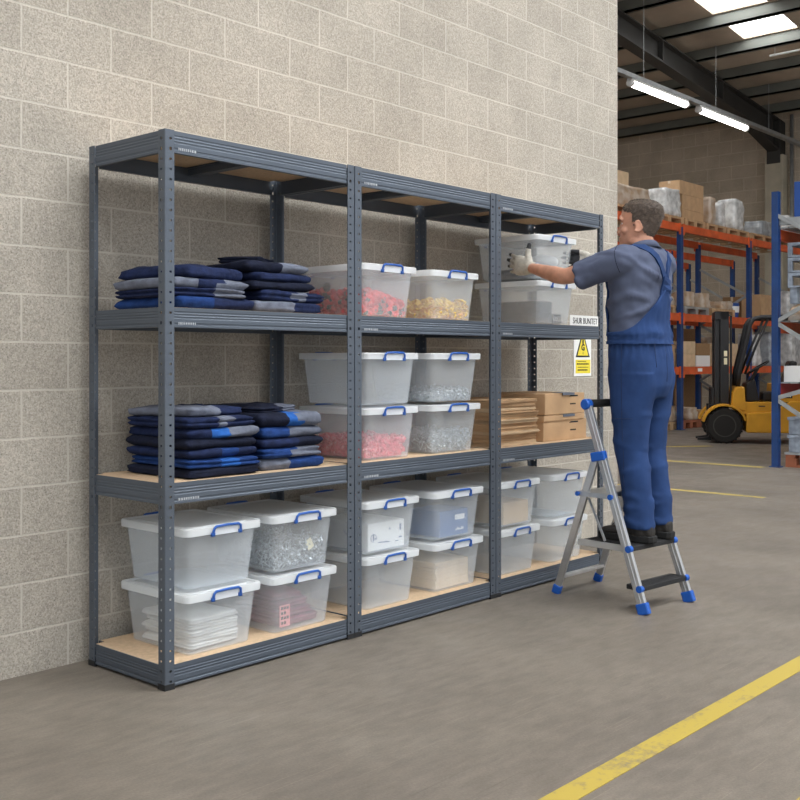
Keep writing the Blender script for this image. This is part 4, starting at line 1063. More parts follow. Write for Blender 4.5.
# ------------------------------------------------------------------ near rack at the right edge
NX, NY = 9.363, 1.534
r = empty('pallet_rack', (NX+.6, NY-.5, 0), 'blue pallet rack at the right edge, its end frame towards the camera', 'pallet rack', 'pallet racks along the hall')
ND = 1.05
for x in (NX, NX+2.8):
    for y in (NY, NY-ND):
        mb = MB(); rack_post(mb, x, y, 3.10, .075, .075)
        z = .1
        while z < 3.05:
            for dx in (-.016, .016): mb.box(x+dx-.005, x+dx+.005, y-.039, y+.039, z, z+.018)
            z += .075
        build(mb, 'upright', M['rackblue'], r, label='blue steel upright')
zz = [2.80, 1.66, .78, .05]
for x in (NX-.02, NX+2.82):
    for (za, zb, s) in ((2.83, 2.25, 0), (1.64, 2.20, 0), (1.62, .98, 0), (.78, 1.08, 0), (.76, .10, 0)):
        mb = MB(); mb.bar((x, NY-.02, za), (x, NY-ND+.02, zb), .025, .045); build(mb, 'brace', M['galv'], r, label='grey diagonal brace')
for z in (2.62, 1.57, .88):
    for y in (NY-.0, NY-ND):
        mb = MB(); mb.box(NX+.04, NX+2.76, y-.03, y+.03, z-.06, z+.06); build(mb, 'beam', M['rackorange'] if z > 1 else M['redbeam'], r, label='orange load beam' if z > 1 else 'dark red load beam')
mb = MB()
for k in range(9): mb.box(NX+.02, NX+2.78, NY-ND+.03+k*.112, NY-ND+.12+k*.112, 2.682, 2.70)
mb.box(NX-.0, NX+.05, NY-ND, NY, 2.72, 2.80); build(mb, 'deck', M['galv'], r)
for nm, zd in (('deck', 1.632), ('deck', .942)):
    mb = MB()
    for k in range(9): mb.box(NX+.04, NX+2.76, NY-ND+.03+k*.112, NY-ND+.12+k*.112, zd, zd+.016)
    build(mb, nm, M['galv'], r)
carton('blue_white_carton', NX+.06, NX+.8, NY-.75, NY-.18, 2.805, 3.20, M['brightblue'], 'blue and white carton on top of the near rack, upper right edge', 'carton', tapem=M['paper'])
mb = MB()
wrapped(NX+.08, NX+1.0, NY-.95, NY-.07, 1.65, 1.87, M['wrapbrown'], 'plastic bag of goods lying on the near rack at the right edge', 81, 'bag', .04, .7)
for k in range(3):
    mb = MB(); x0, x1, y0, y1 = NX+.08, NX+1.0, NY-.95, NY-.10; z = 2.02+k*.17
    mb.box(x0, x1, y0, y1, z, z+.02)
    for j in range(6): mb.box(x0, x0+.03, y0+j*(y1-y0-.05)/5, y0+j*(y1-y0-.05)/5+.05, z+.02, z+.13)
    for j in range(6): mb.box(x1-.03, x1, y0+j*(y1-y0-.05)/5, y0+j*(y1-y0-.05)/5+.05, z+.02, z+.13)
    mb.box(x0, x1, y0, y1, z+.13, z+.165); 
    if k == 0:
        for xa in (x0+.02, x1-.1):
            for ya in (y0+.02, y1-.1): mb.box(xa, xa+.08, ya, ya+.08, 1.84, 2.02)
    tag(build(mb, 'slatted_crate', M['crateblue']), 'grey blue slatted crate on the near rack, %s of three' % ('bottom', 'middle', 'top')[k], 'crate', 'slatted crates on the near rack')
carton('white_carton', NX+.07, NX+.9, NY-.98, NY-.06, .96, 1.14, M['whitecard'], 'long white carton on the red beam of the near rack', 'carton', flap=False)
carton('blue_carton', NX+.10, NX+.9, NY-.98, NY-.26, 1.142, 1.46, M['brightblue'], 'blue carton standing on the white one in the near rack', 'carton', flap=False)
pallet(NX+.07, NX+1.1, NY-.96, NY-.08, .001, 'red brown floor pallet under the grey crates, right edge', M['wooddark'], 'floor pallets')
mb = MB(); mb.box(NX+.065, NX+1.1, NY-.97, NY-.07, .142, .168); tag(build(mb, 'metal_tray', M['galv']), 'flat grey tray between the red brown pallet and the grey crates', 'tray')
for k in range(2):
    z = .17+k*.20; x0, x1, y0, y1 = NX+.06, NX+.9, NY-.95, NY-.12
    q = empty('stacking_crate', ((x0+x1)/2, (y0+y1)/2, z)); tag(q, 'grey blue plastic crate at the foot of the near rack, %s of two' % ('lower', 'upper')[k], 'crate', 'stacked grey crates')
    mb = MB(); mb.box(x0, x1, y0, y1, z, z+.16); mb.box(x0-.012, x1+.012, y0-.012, y1+.012, z+.16, z+.195)
    for j in range(5): mb.box(x0-.008, x0, y0+.04+j*.17, y0+.07+j*.17, z, z+.16)
    build(mb, 'crate_body', M['crateblue'], q, bev=.004)
    mb = MB(); yl = y1-.28; mb.box(x0-.0105, x0-.008, yl-.11, yl+.11, z+.03, z+.14); lb_ = build(mb, 'paper_label', M['paper'], q)
    mb = MB(); mb.box(x0-.012, x0-.0105, yl-.0, yl+.06, z+.045, z+.125); mb.box(x0-.012, x0-.0105, yl-.09, yl-.03, z+.05, z+.07); mb.box(x0-.012, x0-.0105, yl-.09, yl-.05, z+.09, z+.12); build(mb, 'print', M['ink'], lb_)

# ------------------------------------------------------------------ forklift (built facing +X, then turned)
fk = empty('forklift', (0, 0, 0), 'small yellow forklift truck parked with its black mast to the left', 'forklift')
S = .01453
def fx(u): return (724-u)*S
def fz(v): return 1.2068-(v-HY)*S
def wheel(x, y, r, w, nm='wheel'):
    mb = MB(); n = 28; prof = [(-w/2, r*.62), (-w/2, r*.88), (-w*.38, r*.97), (-w*.2, r), (w*.2, r), (w*.38, r*.97), (w/2, r*.88), (w/2, r*.62)]
    mb.rings([[(x+rr*math.cos(2*PI*j/n), y+a, r+rr*math.sin(2*PI*j/n)) for j in range(n)] for a, rr in prof])
    for j in range(22):
        a = 2*PI*j/22
        for s in (-1, 1):
            c = Vector((x+r*.985*math.cos(a), y+s*w*.25, r+r*.985*math.sin(a))); t = Vector((-math.sin(a), 0, math.cos(a)))
            mb.bar(c-Vector((0, s*w*.22, 0)), c+Vector((0, s*w*.22, 0))+t*.012, .022, .02, up=(math.cos(a), 0, math.sin(a)))
    o = build(mb, nm, M['tyre'], fk, local=True)
    s = 1 if y > 0 else -1
    mb = MB(); mb.rings([[(x+rr*math.cos(2*PI*j/n), y+s*a, r+rr*math.sin(2*PI*j/n)) for j in range(n)] for a, rr in ((0, r*.6), (w*.50, r*.64), (w*.51, r*.58), (w*.36, r*.5), (w*.34, r*.26), (w*.48, r*.22), (w*.48, .01))])
    build(mb, 'hub', M['hub'], o, local=True)
fw = .245
W2 = .46
for s in (1, -1): wheel(.0, s*(W2-.10), .255, .20)
for s in (1, -1): wheel(-1.18, s*(W2-.12), .20, .16)
mb = MB()
# lower chassis with sloping top edge
mb.prism([(-.30, .16), (-1.62, .16), (-1.62, .60), (-.92, .62), (-.62, .46), (-.30, .44)], -W2, W2)
body = build(mb, 'body', M['fyellow'], fk, local=True, bev=.018)
mb = MB(); mb.prism([(-.44, .40), (-.62, .46), (-.92, .62), (-.92, .88), (-1.62, .88), (-1.62, .60), (-.92, .58), (-.44, .38)], -W2+.04, W2-.04)
mb.prism([(-.22, .42), (-.66, .42), (-.66, .60), (-.25, .60)], -W2+.03, W2-.03); mb.prism([(-.66, .44), (-1.0, .44), (-1.0, .86), (-.70, .86)], -W2+.03, W2-.03)
build(mb, 'seat_deck', M['fyellow'], body, local=True, bev=.015)
n = 12
for s in (1, -1):
    rs = []; mb = MB()
    for j in range(n+1):
        a = PI*(.06+.86*j/n) ; 
        rs.append([(r_*math.cos(a)*1.0, s*(W2+.005)-s*yy, .255+r_*math.sin(a)) for r_, yy in ((.285, 0), (.315, 0), (.315, .24), (.285, .24))])
    mb.rings(rs)
    build(mb, 'fender', M['fyellow'], body, local=True, bev=.006)
mb = MB(); mb.prism([(-.10, .50), (-.30, .46), (-.28, .82), (-.17, .82), (-.12, .74)], -W2+.02, W2-.02); build(mb, 'cowl', M['fyellow'], body, local=True, bev=.02)
for s in (1, -1):
    y = s*(W2-.029); y2 = s*(W2-.0); 
    for xa, xb, za, zb in ((-.93, -.79, .66, .73), (-.93, -.75, .54, .60), (-.56, -.47, .535, .55)):
        mb = MB(); mb.box(xa, xb, min(y, y+s*.004), max(y, y+s*.004), za, zb); build(mb, 'decal_plate', M['fdark'], body, local=True)
    mb = MB(); y2 = s*(W2+.004); mb.box(-1.55, -1.25, min(y2, y2+s*.005), max(y2, y2+s*.005), .64, .82); build(mb, 'grille_panel', M['fdark'], body, local=True)
for s in (1, -1):
    mb = MB()
    y = s*(W2-.024)
    for j in range(4): mb.box(-.91+j*.028, -.892+j*.028, min(y, y+s*.003), max(y, y+s*.003), .675, .715)
    build(mb, 'lettering', M['cream'], body, local=True)
mb = MB(); mb.prism([(-1.15, .16), (-1.66, .20), (-1.72, .45), (-1.70, .86), (-1.60, .92), (-1.15, .90)], -W2-.005, W2+.005); build(mb, 'counterweight', M['fyellow'], fk, local=True, bev=.04)
mb = MB()
for s in (1, -1):
    y = s*.19
    mb.box(-.08, .04, y-.055, y+.055, .12, 1.915)
    mb.box(.05, .12, y-.045-s*.02, y+.045-s*.02, .12, 1.86)
mb.box(-.08, .12, -.245, .245, 1.80, 1.915); mb.box(-.07, .03, -.19, .19, 1.52, 1.57); mb.box(-.07, .03, -.19, .19, .45, .60); mb.box(-.07, .03, -.19, .19, .14, .26); mb.box(-.075, -.07, -.17, .17, .60, 1.80)
mast = build(mb, 'mast', M['fdark'], fk, local=True, bev=.006)
for y in (-.09, .09):
    mb = MB(); mb.cyl((.0, y, .2), (.0, y, 1.55), .028, 10); build(mb, 'lift_cylinder', M['fdark'], mast, local=True, smooth=False)
mb = MB(); mb.tube([(-.11, .22, .55), (-.11, .22, 1.85), (-.05, .15, 1.88)], .016, 8); build(mb, 'hose', M['fdark'], mast, local=True)
for za, zb in ((1.14, 1.235), (1.26, 1.34)):
    mb = MB(); mb.box(-.055, -.01, .2445, .249, za, zb); build(mb, 'reflector', M['cream'], mast, local=True)
mb = MB(); mb.box(.13, .17, -.25, .25, .16, .24); mb.box(.13, .17, -.25, .25, .44, .52)
for y in (-.22, -.07, .07, .22): mb.box(.13, .165, y-.015, y+.015, .16, .80)
mb.box(.13, .165, -.24, .24, .77, .80); carr = build(mb, 'carriage', M['fdark'], fk, local=True)
for y in (-.17, .17):
    mb = MB(); mb.prism([(.17, .03), (.17, .55), (.205, .55), (.205, .075), (.36, .055), (.36, .03)], y-.05, y+.05); build(mb, 'fork', M['fdark'], fk, local=True)
for s in (1, -1):
    y = s*.27
    mb = MB(); mb.tube([(-.20, y, .78), (-.22, y, 1.05), (-.33, y, 1.52), (-.37, y, 1.72), (-.42, y, 1.80), (-.52, y, 1.825), (-1.35, y, 1.83), (-1.45, y, 1.78), (-1.52, y, 1.3), (-1.56, y, .88)], (.034, .034), 8)
    mb.tube([(-.30, y, 1.0), (-.45, y, 1.40), (-.62, y, 1.80)], .018, 8)
    build(mb, 'guard_pillar', M['fdark'], fk, local=True, smooth=True)
mb = MB()
for k in range(7): x = -.46-k*.145; mb.box(x-.018, x+.018, -.27, .27, 1.80, 1.84)
build(mb, 'guard_roof', M['fdark'], fk, local=True)
mb = MB(); mb.prism([(-.55, .60), (-.90, .60), (-.92, .76), (-.56, .74)], -.22, .22); seat = build(mb, 'seat', M['fdark'], fk, local=True, bev=.03)
mb = MB(); mb.prism([(-.80, .74), (-.94, .74), (-1.04, 1.18), (-.94, 1.20)], -.21, .21); build(mb, 'backrest', M['fdark'], seat, local=True, bev=.03)
mb = MB(); cst = Vector((-.52, .0, 1.10)); rot = Matrix.Rotation(.55, 4, 'Y')
mb.tube([cst+(rot @ Vector((.17*math.cos(a), .17*math.sin(a), 0))) for a in [2*PI*k/24 for k in range(25)]], .013, 8)
for a in (0.5, 2.6, 4.7): mb.tube([cst, cst+(rot @ Vector((.165*math.cos(a), .165*math.sin(a), 0)))], .009, 6)
mb.tube([cst, (-.36, 0, .80), (-.28, 0, .62)], .025, 8); build(mb, 'steering_wheel', M['fdark'], fk, local=True)
mb = MB()
for y in (-.26, -.30, -.34): mb.tube([(-.36, y, .78), (-.42, y, 1.0)], .009, 6); mb.sphere((-.42, y, 1.01), .018, 6)
build(mb, 'lever', M['fdark'], fk, local=True)
mb = MB(); mb.prism([(-.30, .60), (-.50, .60), (-.44, .92), (-.32, .86)], -.3, .3); build(mb, 'dashboard', M['fdark'], fk, local=True, bev=.02)
mb = MB(); mb.box(-.96, -1.5, -.25, .25, .88, .96); mb.box(-1.02, -1.12, -.1, .1, .96, .985); build(mb, 'seat_hood', M['fdark'], fk, local=True, bev=.02)
fk.location = (12.222+.36*.866, 3.459+.36*.5, 0); fk.rotation_euler = (0, 0, math.atan2(.866, -.5))
# ------------------------------------------------------------------ the worker
PX, PY, PZ = 2.445, -.575, .313
def ell(cx, cy, z, a, b, n=28, e=2.3):
    out = []
    for i in range(n):
        t = 2*PI*i/n; c, s = math.cos(t), math.sin(t)
        out.append(Vector((cx+a*math.copysign(abs(c)**(2/e), c), cy+b*math.copysign(abs(s)**(2/e), s), z)))
    return out
TORSO = [(1.02, -.575, .145, .105), (1.08, -.582, .162, .122), (1.15, -.584, .170, .128), (1.22, -.580, .168, .124), (1.30, -.574, .162, .118), (1.40, -.566, .162, .113), (1.50, -.570, .174, .119),
         (1.58, -.578, .184, .121), (1.65, -.586, .186, .114), (1.70, -.595, .174, .100), (1.735, -.602, .135, .082), (1.762, -.602, .085, .068), (1.785, -.600, .066, .062)]
def torso(mb, g=0.0, z0=0, z1=9, n=28, mi=None):
    mb.rings([ell(PX, y, z+(g if z > 1.72 else 0)*.5, a+g, b+g, n) for z, y, a, b in TORSO if z0 <= z <= z1], mi=mi)
# joints
LS, LE, LW = Vector((2.268, -.575, 1.690)), Vector((2.214, -.285, 1.625)), Vector((2.378, .030, 1.697))
RS, RE, RW = Vector((2.622, -.600, 1.690)), Vector((2.730, -.335, 1.655)), Vector((2.822, -.075, 1.768))
LH, LK, LA = Vector((2.355, -.588, 1.08)), Vector((2.352, -.572, .76)), Vector((2.352, -.622, .37))
RH, RK, RA = Vector((2.535, -.588, 1.08)), Vector((2.538, -.575, .76)), Vector((2.535, -.622, .37))
NECK0, NECK1 = Vector((2.445, -.600, 1.735)), Vector((2.440, -.575, 1.86))

# --- head: horizontal slices in the head's own frame (x side, y forward, z up), 0 at the chin level
HEADPOS = Matrix.Translation((2.440, -.575, 1.770)) @ Matrix.Rotation(math.radians(17), 4, 'Z') @ Matrix.Rotation(math.radians(2), 4, 'X')
# z, front, back, half width
HS = [(-.004, .080, -.006, .030), (.010, .090, -.030, .046), (.035, .096, -.052, .057), (.060, .096, -.066, .063), (.085, .095, -.080, .068), (.110, .094, -.092, .071), (.135, .096, -.100, .074), (.160, .097, -.105, .077), (.185, .092, -.104, .076), (.205, .078, -.094, .068), (.220, .056, -.074, .053), (.229, .030, -.046, .033), (.232, .008, -.020, .012)]
def hring(z, f, b, w, g=0, n=28):
    out = []
    cy = (f+b)/2; ly = (f-b)/2+g
    for i in range(n):
        t = 2*PI*i/n; c, s = math.cos(t), math.sin(t)
        e = 2.25 if s < 0 else 2.05
        out.append(Vector(((w+g)*math.copysign(abs(c)**(2/e), c), cy+ly*math.copysign(abs(s)**(2/e), s), z)))
    return out
def head(mb):
    k = len(mb.v)
    mb.rings([hring(*r) for r in HS])
    # nose
    mb.rings([[Vector((x*w, y, z)) for x, y in ((-1, .080), (-.75, p*.8+.088*.2), (0, p), (.75, p*.8+.088*.2), (1, .080))] for z, w, p in ((.062, .010, .098), (.066, .016, .108), (.074, .017, .119), (.084, .013, .117), (.100, .010, .108), (.118, .009, .100), (.130, .009, .096))])
    mb.sphere((0, .092, .148), (.052, .010, .016), 8); mb.sphere((.033, .086, .136), (.024, .010, .009), 8); mb.sphere((-.033, .086, .136), (.024, .010, .009), 8)   # brow
    mb.sphere((0, .094, .046), (.025, .011, .007), 8); mb.sphere((0, .093, .034), (.022, .011, .007), 8)      # lips
    mb.sphere((0, .088, .012), (.024, .016, .014), 8)                                                        # chin
    for s in (-1, 1):
        mb.sphere((s*.030, .0775, .1265), (.0160, .0135, .0070), 8); mb.sphere((s*.030, .0765, .1085), (.0150, .0125, .0050), 8)
        mb.sphere((s*.046, .066, .082), (.020, .022, .020), 8)                                              # cheek
        mb.sphere((s*.052, .010, .025), (.014, .034, .020), 8)                                              # jaw
        # ear: rim and lobe
        q = len(mb.v)
        pts = [(0, .020*math.cos(a)-.004*(a > 3), .030*math.sin(a)) for a in [(.2+5.2*j/12) for j in range(13)]]
        mb.tube(pts, .0058, 8); mb.sphere((-s*.004, 0, 0), (.006, .016, .026), 8); mb.sphere((0, .008, -.027), (.006, .009, .010), 8)
        mb.xf(Matrix.Translation((s*.079, -.004, .098)) @ Matrix.Scale(.88, 4) @ Matrix.Rotation(s*-.35, 4, 'Z') @ Matrix.Rotation(.12, 4, 'X'), q)
    mb.xf(HEADPOS, k)

# --- hands: frame with X towards the fingers, Z towards the thumb side, Y away from the palm
def hand(mb, mtx, g=1.0, curl=.25, spread=1.0, thumb=(.55, .9)):
    k = len(mb.v)
    # palm
    mb.rings([[Vector((x, y*b*g, z*a*g)) for y, z in [(math.cos(t), math.sin(t)) for t in [2*PI*i/16 for i in range(16)]]] for x, a, b in ((-.018, .026, .020), (.0, .029, .019), (.025, .038, .0165), (.055, .043, .0150), (.080, .042, .0135), (.092, .036, .0110))])
    L = {0: (.074, .0090), 1: (.082, .0094), 2: (.076, .0090), 3: (.060, .0080)}
    for i in range(4):
        z = (.031-.0205*i)*(1 if g < 1.1 else 1.03); l, r = L[i]; a = spread*(.16-.11*i); c = curl*(1+.12*i)
        p = Vector((.074-.004*abs(i-1), 0, z)); d = Vector((math.cos(a), 0, math.sin(a))); pts = [p-d*.02, p]; ang = .0
        for seg in (.45, .31, .24):
            ang += c
            dd = Vector((d.x*math.cos(ang), -math.sin(ang), d.z*math.cos(ang))); p = p+dd*(l*seg); pts.append(p)
        mb.chain(pts, [r*g*1.05, r*g*1.05, r*g, r*g*.92, r*g*.80], 10, sub=4)
    ta, tb = thumb
    p = Vector((.012, -.004, .026)); d = Vector((math.cos(ta+.25), -.18, math.sin(ta+.25))); pts = [p]
    p = p+d*.036; pts.append(p); d = Vector((math.cos(tb), -.25, math.sin(tb))); p = p+d*.029; pts.append(p); d = Vector((math.cos(tb+.05), -.22, math.sin(tb+.05))); p = p+d*.021; pts.append(p)
    mb.chain(pts, [.0155*g, .0130*g, .0112*g, .0090*g], 10, sub=4)
    mb.xf(mtx, k)
def frame(o, xd, zd):
    x = Vector(xd).normalized(); z = Vector(zd); z = (z-x*x.dot(z)).normalized(); y = z.cross(x)
    return Matrix(((x.x, y.x, z.x, o[0]), (x.y, y.y, z.y, o[1]), (x.z, y.z, z.z, o[2]), (0, 0, 0, 1)))
# left hand lies on the left wall of the tub (palm towards +x): y axis = z cross x
LM = frame(LW+Vector((.008, .020, .006)), (.05, 1, .22), (-.05, -.15, 1))
RM = frame(RW+Vector((-.010, .020, .002)), (-.20, 1, -.02), (.1, .1, 1))
def mirror(m): return m @ Matrix.Diagonal((1, -1, 1, 1))
# for the left hand +y of the frame must point away from the palm (towards -x)
def orient(m, away):
    y = Vector((m[0][1], m[1][1], m[2][1]))
    return m if y.dot(Vector(away)) > 0 else mirror(m)
LM = orient(LM, (-1, 0, 0)) @ Matrix.Scale(1.10, 4); RM = orient(RM, (1, 0, 0))
LCURL, RCURL = .10, .14
LT, RT = (.80, 1.30), (.20, .15)

mb = MB(); torso(mb, -.012)
mb.chain([NECK0-Vector((0, 0, .04)), NECK0, NECK1], [.066, .060, .058], 18)
head(mb)
for s_, e_, w_ in ((LS, LE, LW), (RS, RE, RW)):
    el = e_; mid = el.lerp(w_, .28)
    mb.chain([s_, s_.lerp(el, .5), el, mid+Vector((0, 0, -.003)), el.lerp(w_, .7), w_], [.058, .050, .0415, .0435, .034, .0275], 16)
for h_, k_, a_ in ((LH, LK, LA), (RH, RK, RA)):
    mb.chain([h_, k_, k_.lerp(a_, .35)+Vector((0, -.02, 0)), a_], [.085, .060, .056, .042], 16)
    mb.chain([a_, a_+Vector((0, .06, -.02)), a_+Vector((0, .19, -.03))], [.036, .034, .025], 12)
hand(mb, LM, .85, LCURL, 1.0, LT); hand(mb, RM, .90, RCURL, 1.0, RT)
bm_ = remesh(mb, .0048, 3)
bm_.materials.clear(); bm_.materials.append(M['skin'])
for p in bm_.polygons: p.use_smooth = True; p.material_index = 0
org = Vector((PX, PY, PZ)); bm_.transform(Matrix.Translation(-org))
per = bpy.data.objects.new('person', bm_); link(per); per.location = org
tag(per, 'person in grey shirt and blue overalls standing on the ladder, gloved hands on a tub', 'person')
def childmesh(me, name, mats, facefn=None, label=None):
    me.materials.clear()
    for m in mats: me.materials.append(m)
    for p in me.polygons:
        p.use_smooth = True; p.material_index = facefn(p.center, p.normal) if facefn else 0
    me.transform(Matrix.Translation(-org)); o = bpy.data.objects.new(name, me); link(o); o.parent = per
    if label: o['label'] = label
    return o
def wrinkle(me, fn):
    for v in me.vertices: v.co += v.normal*fn(v.co)
    me.update()
# --- face details
mb = MB()
for s in (-1, 1):
    mb = MB(); mb.sphere((s*.030, .0765, .117), .0118, 8); mb.xf(HEADPOS); e = build(mb, 'eye', M['eye'], per, smooth=True)
    mb = MB(); mb.sphere((s*.031, .0868, .117), (.0046, .0022, .0046), 6); mb.xf(HEADPOS); build(mb, 'iris', M['ink'], e, smooth=True)
    mb = MB(); mb.tube([(s*.014, .0985, .139), (s*.030, .0965, .1435), (s*.050, .083, .140)], [.0024, .0032, .0016], 6); mb.xf(HEADPOS); build(mb, 'eyebrow', M['hair'], per, smooth=True)
# --- hair: cap over the skull plus short strands
def hairline(y, z, ax):
    """how far (0..1) a skull point is inside the haired region"""
    # forehead line, temple, above the ear, nape
    if y > .028:
        lim = .172-.10*max(0, .075-y)*0 if ax < .045 else .158
        lim = .192 if ax < .04 else .180-(.09-y)*.35
    elif y > -.022: lim = .118 if y > -.008 else .098
    else: lim = .045+max(0, (y+.05))*1.0
    if .010 < y < .03 and ax > .05: lim = min(lim, .085 if y < .020 else .12)
    return z-lim
mb = MB(); cap = MB()
zs = [.03+i*.006 for i in range(34)]
import bisect
def hprof(z):
    k = max(0, min(len(HS)-2, bisect.bisect([h[0] for h in HS], z)-1)); a, b = HS[k], HS[k+1]; t = max(0, min(1, (z-a[0])/(b[0]-a[0])))
    return [a[j]*(1-t)+b[j]*t for j in range(4)]
NH = 72; grid = {}
for i, z in enumerate(zs):
    if z > .230: break
    f, b, w = hprof(z)[1:]
    for j, p in enumerate(hring(z, f, b, w, 0, NH)): grid[i, j] = p
ni = max(i for i, j in grid)+1
def inside(p): return hairline(p.y, p.z, abs(p.x)) > 0
idx = {}
def gp(i, j, g):
    j %= NH; p = grid[i, j]; f, b, w = hprof(p.z)[1:]; c = Vector((0, (f+b)/2-.005, min(p.z, .135)))
    n = (p-c).normalized(); hl = hairline(p.y, p.z, abs(p.x)); thick = g*min(1, max(0, hl)/.022+.25)*(1+.35*max(0, (p.z-.15)/.08))
    return p+n*thick+n*(.0022*noise.noise(p*70) if g > 0 else 0)
def gi(i, j, g):
    k = (i, j % NH, g)
    if k not in idx: idx[k] = len(cap.v); cap.v.append(gp(i, j, g))
    return idx[k]
cells = set()
for i in range(ni-1):
    for j in range(NH):
        if all(inside(grid[a, c % NH]) for a, c in ((i, j), (i+1, j), (i+1, j+1), (i, j+1))): cells.add((i, j))
T = .0055
for (i, j) in cells:
    for g in (T, -.003):
        cap.f.append([gi(i, j, g), gi(i, j+1, g), gi(i+1, j+1, g), gi(i+1, j, g)]); cap.m.append(0)
    for (di, dj, a, b_) in ((-1, 0, (i, j), (i, j+1)), (1, 0, (i+1, j), (i+1, j+1)), (0, -1, (i, j), (i+1, j)), (0, 1, (i, j+1), (i+1, j+1))):
        q = (i+di, (j+dj) % NH)
        if q not in cells: cap.f.append([gi(*a, T), gi(*b_, T), gi(*b_, -.003), gi(*a, -.003)]); cap.m.append(0)
top = [gi(ni-1, j, T) for j in range(NH)]; cap.f.append(top); cap.m.append(0); cap.f.append([gi(ni-1, j, -.003) for j in range(NH)]); cap.m.append(0)
rr = random.Random(5); cl = sorted(cells)
for q in range(5200):
    if q < 4300: i, j = rr.choice(cl); u, v = rr.random(), rr.random(); p = gp(i, j, T).lerp(gp(i+1, j+1, T), (u+v)/2)
    else:
        a = rr.random()*6.28; r_ = math.sqrt(rr.random()); p = Vector((.050*r_*math.cos(a), -.006+.065*r_*math.sin(a), .238-.010*r_*r_))
    n = (p-Vector((0, -.01, .125))).normalized()
    fl = Vector((rr.uniform(-.35, .35), -.25-.5*(p.y < .0), -.55 if p.z < .19 else .0)) if p.y < .06 else Vector((rr.uniform(-.5, .5), .3, .1))
    t = (fl-n*fl.dot(n)); t = t.normalized() if t.length > 1e-4 else n.orthogonal()
    l = rr.uniform(.008, .015) if p.z > .15 else rr.uniform(.005, .009)
    b0 = p-n*.003; sd = n.cross(t).normalized()*.0007; tip = p+(t*.85+n*.38).normalized()*l
    mi = 1 if rr.random() < (.34 if p.z < .16 else .2) else 0
    cap.add([b0+sd, b0-sd, b0+n*.0016, tip], [(0, 1, 3), (1, 2, 3), (2, 0, 3)], mi)
cap.xf(HEADPOS); build(cap, 'hair', [M['hair'], M['hairgrey']], per, smooth=False, label='short brown hair going grey')

# --- shirt with short sleeves
mb = MB(); torso(mb, .010, 1.25, 1.77)
lhem, rhem = LS.lerp(LE, .84), RS.lerp(RE, .80)
LT_, RT_ = (LE-LS).normalized(), (RE-RS).normalized()
mb.chain([LS+Vector((.05, -.01, .0)), LS, LS.lerp(LE, .4)-Vector((0, 0, .004)), LS.lerp(LE, .52)-Vector((0, 0, .010))], [.082, .079, .074, .070], 18)
mb.tube([LS.lerp(LE, .35), LS.lerp(LE, .58)-Vector((0, 0, .012)), LS.lerp(LE, .76)-Vector((.0, 0, .016))], [.070, .072, .075], 18)
mb.chain([RS+Vector((-.05, -.01, .0)), RS, RS.lerp(RE, .5)], [.082, .078, .068], 18)
mb.tube([RS.lerp(RE, .4), RS.lerp(RE, .85)-Vector((0, 0, .006))], [.068, .070], 18)
me = remesh(mb, .0075, 5)
def wr(p):
    q = p-LS; fold = 0
    for k, (ax, o_) in enumerate((((.5, .2, .84), .03), ((.3, -.3, .9), .11), ((.6, .1, .79), -.06), ((-.2, .4, .89), -.14), ((.4, .5, .77), -.22))):
        d = (p.x-2.33)*ax[0]+(p.y+.55)*ax[1]+(p.z-1.56)*ax[2]-o_+.03*noise.noise(Vector((p.x*6, p.y*6, k*4.0)))
        fold += .015*math.exp(-(d/.014)**2)*(.5+noise.noise(Vector((p.x*7, p.y*7, p.z*7+k*9))))
    return fold+.009*noise.noise(Vector((p.x*9, p.y*9, p.z*14)))+.0055*noise.noise(Vector((p.x*20+p.z*14, p.y*16, p.z*22)))
wrinkle(me, wr)
shirt = childmesh(me, 'shirt', [M['shirt']])
bv = BVHTree.FromObject(shirt, bpy.context.evaluated_depsgraph_get()) if False else None
dg = bpy.context.evaluated_depsgraph_get(); dg.update()
bm2 = bmesh.new(); bm2.from_mesh(shirt.data); bm2.transform(Matrix.Translation(org)); bv = BVHTree.FromBMesh(bm2)
def skin_pt(target, away, off):
    """point on the shirt met when coming from outside towards target"""
    d = Vector(away).normalized(); h = bv.ray_cast(Vector(target)+d*.6, -d)
    return (h[0]+d*off) if h[0] is not None else Vector(target)+d*.1
# collar
mb = MB(); n = 26
for rs_ in (((1.738, .079, .000), (1.775, .069, .006), (1.788, .070, .004), (1.784, .076, .004), (1.752, .092, -.004)),):
    ringset = []
    for z, r_, dy in rs_:
        ring = []
        for j in range(n+1):
            a = PI/2+.35+(2*PI-.70)*j/n
            ring.append(Vector((2.444+r_*math.cos(a)*1.02, -.592+dy+r_*math.sin(a)*.98, z+.012*math.sin(a)*-1+.004*math.sin(a*2))))
        ringset.append(ring)
    inner = [[p+Vector((-(p.x-2.444), -(p.y+.592), 0)).normalized()*.0035 for p in ring] for ring in reversed(ringset)]
    mb.rings(ringset+inner, False, False, closed=False)
build(mb, 'collar', M['shirt'], shirt, smooth=True)
# seam lines of the sleeve
mb = MB(); pts = []
for j in range(13):
    a = -.9+2.6*j/12; c_ = LS+LT_*.006; u = LT_.orthogonal().normalized(); w_ = LT_.cross(u)
    v = (Vector((-1, -.25, 0))*math.cos(a)+Vector((0, 0, 1))*math.sin(a)); v = (v-LT_*v.dot(LT_)).normalized()
    pts.append(skin_pt(c_, v, .0005))
mb.tube(pts, .0016, 6); build(mb, 'sleeve_seam', M['navy2'], shirt, smooth=True)
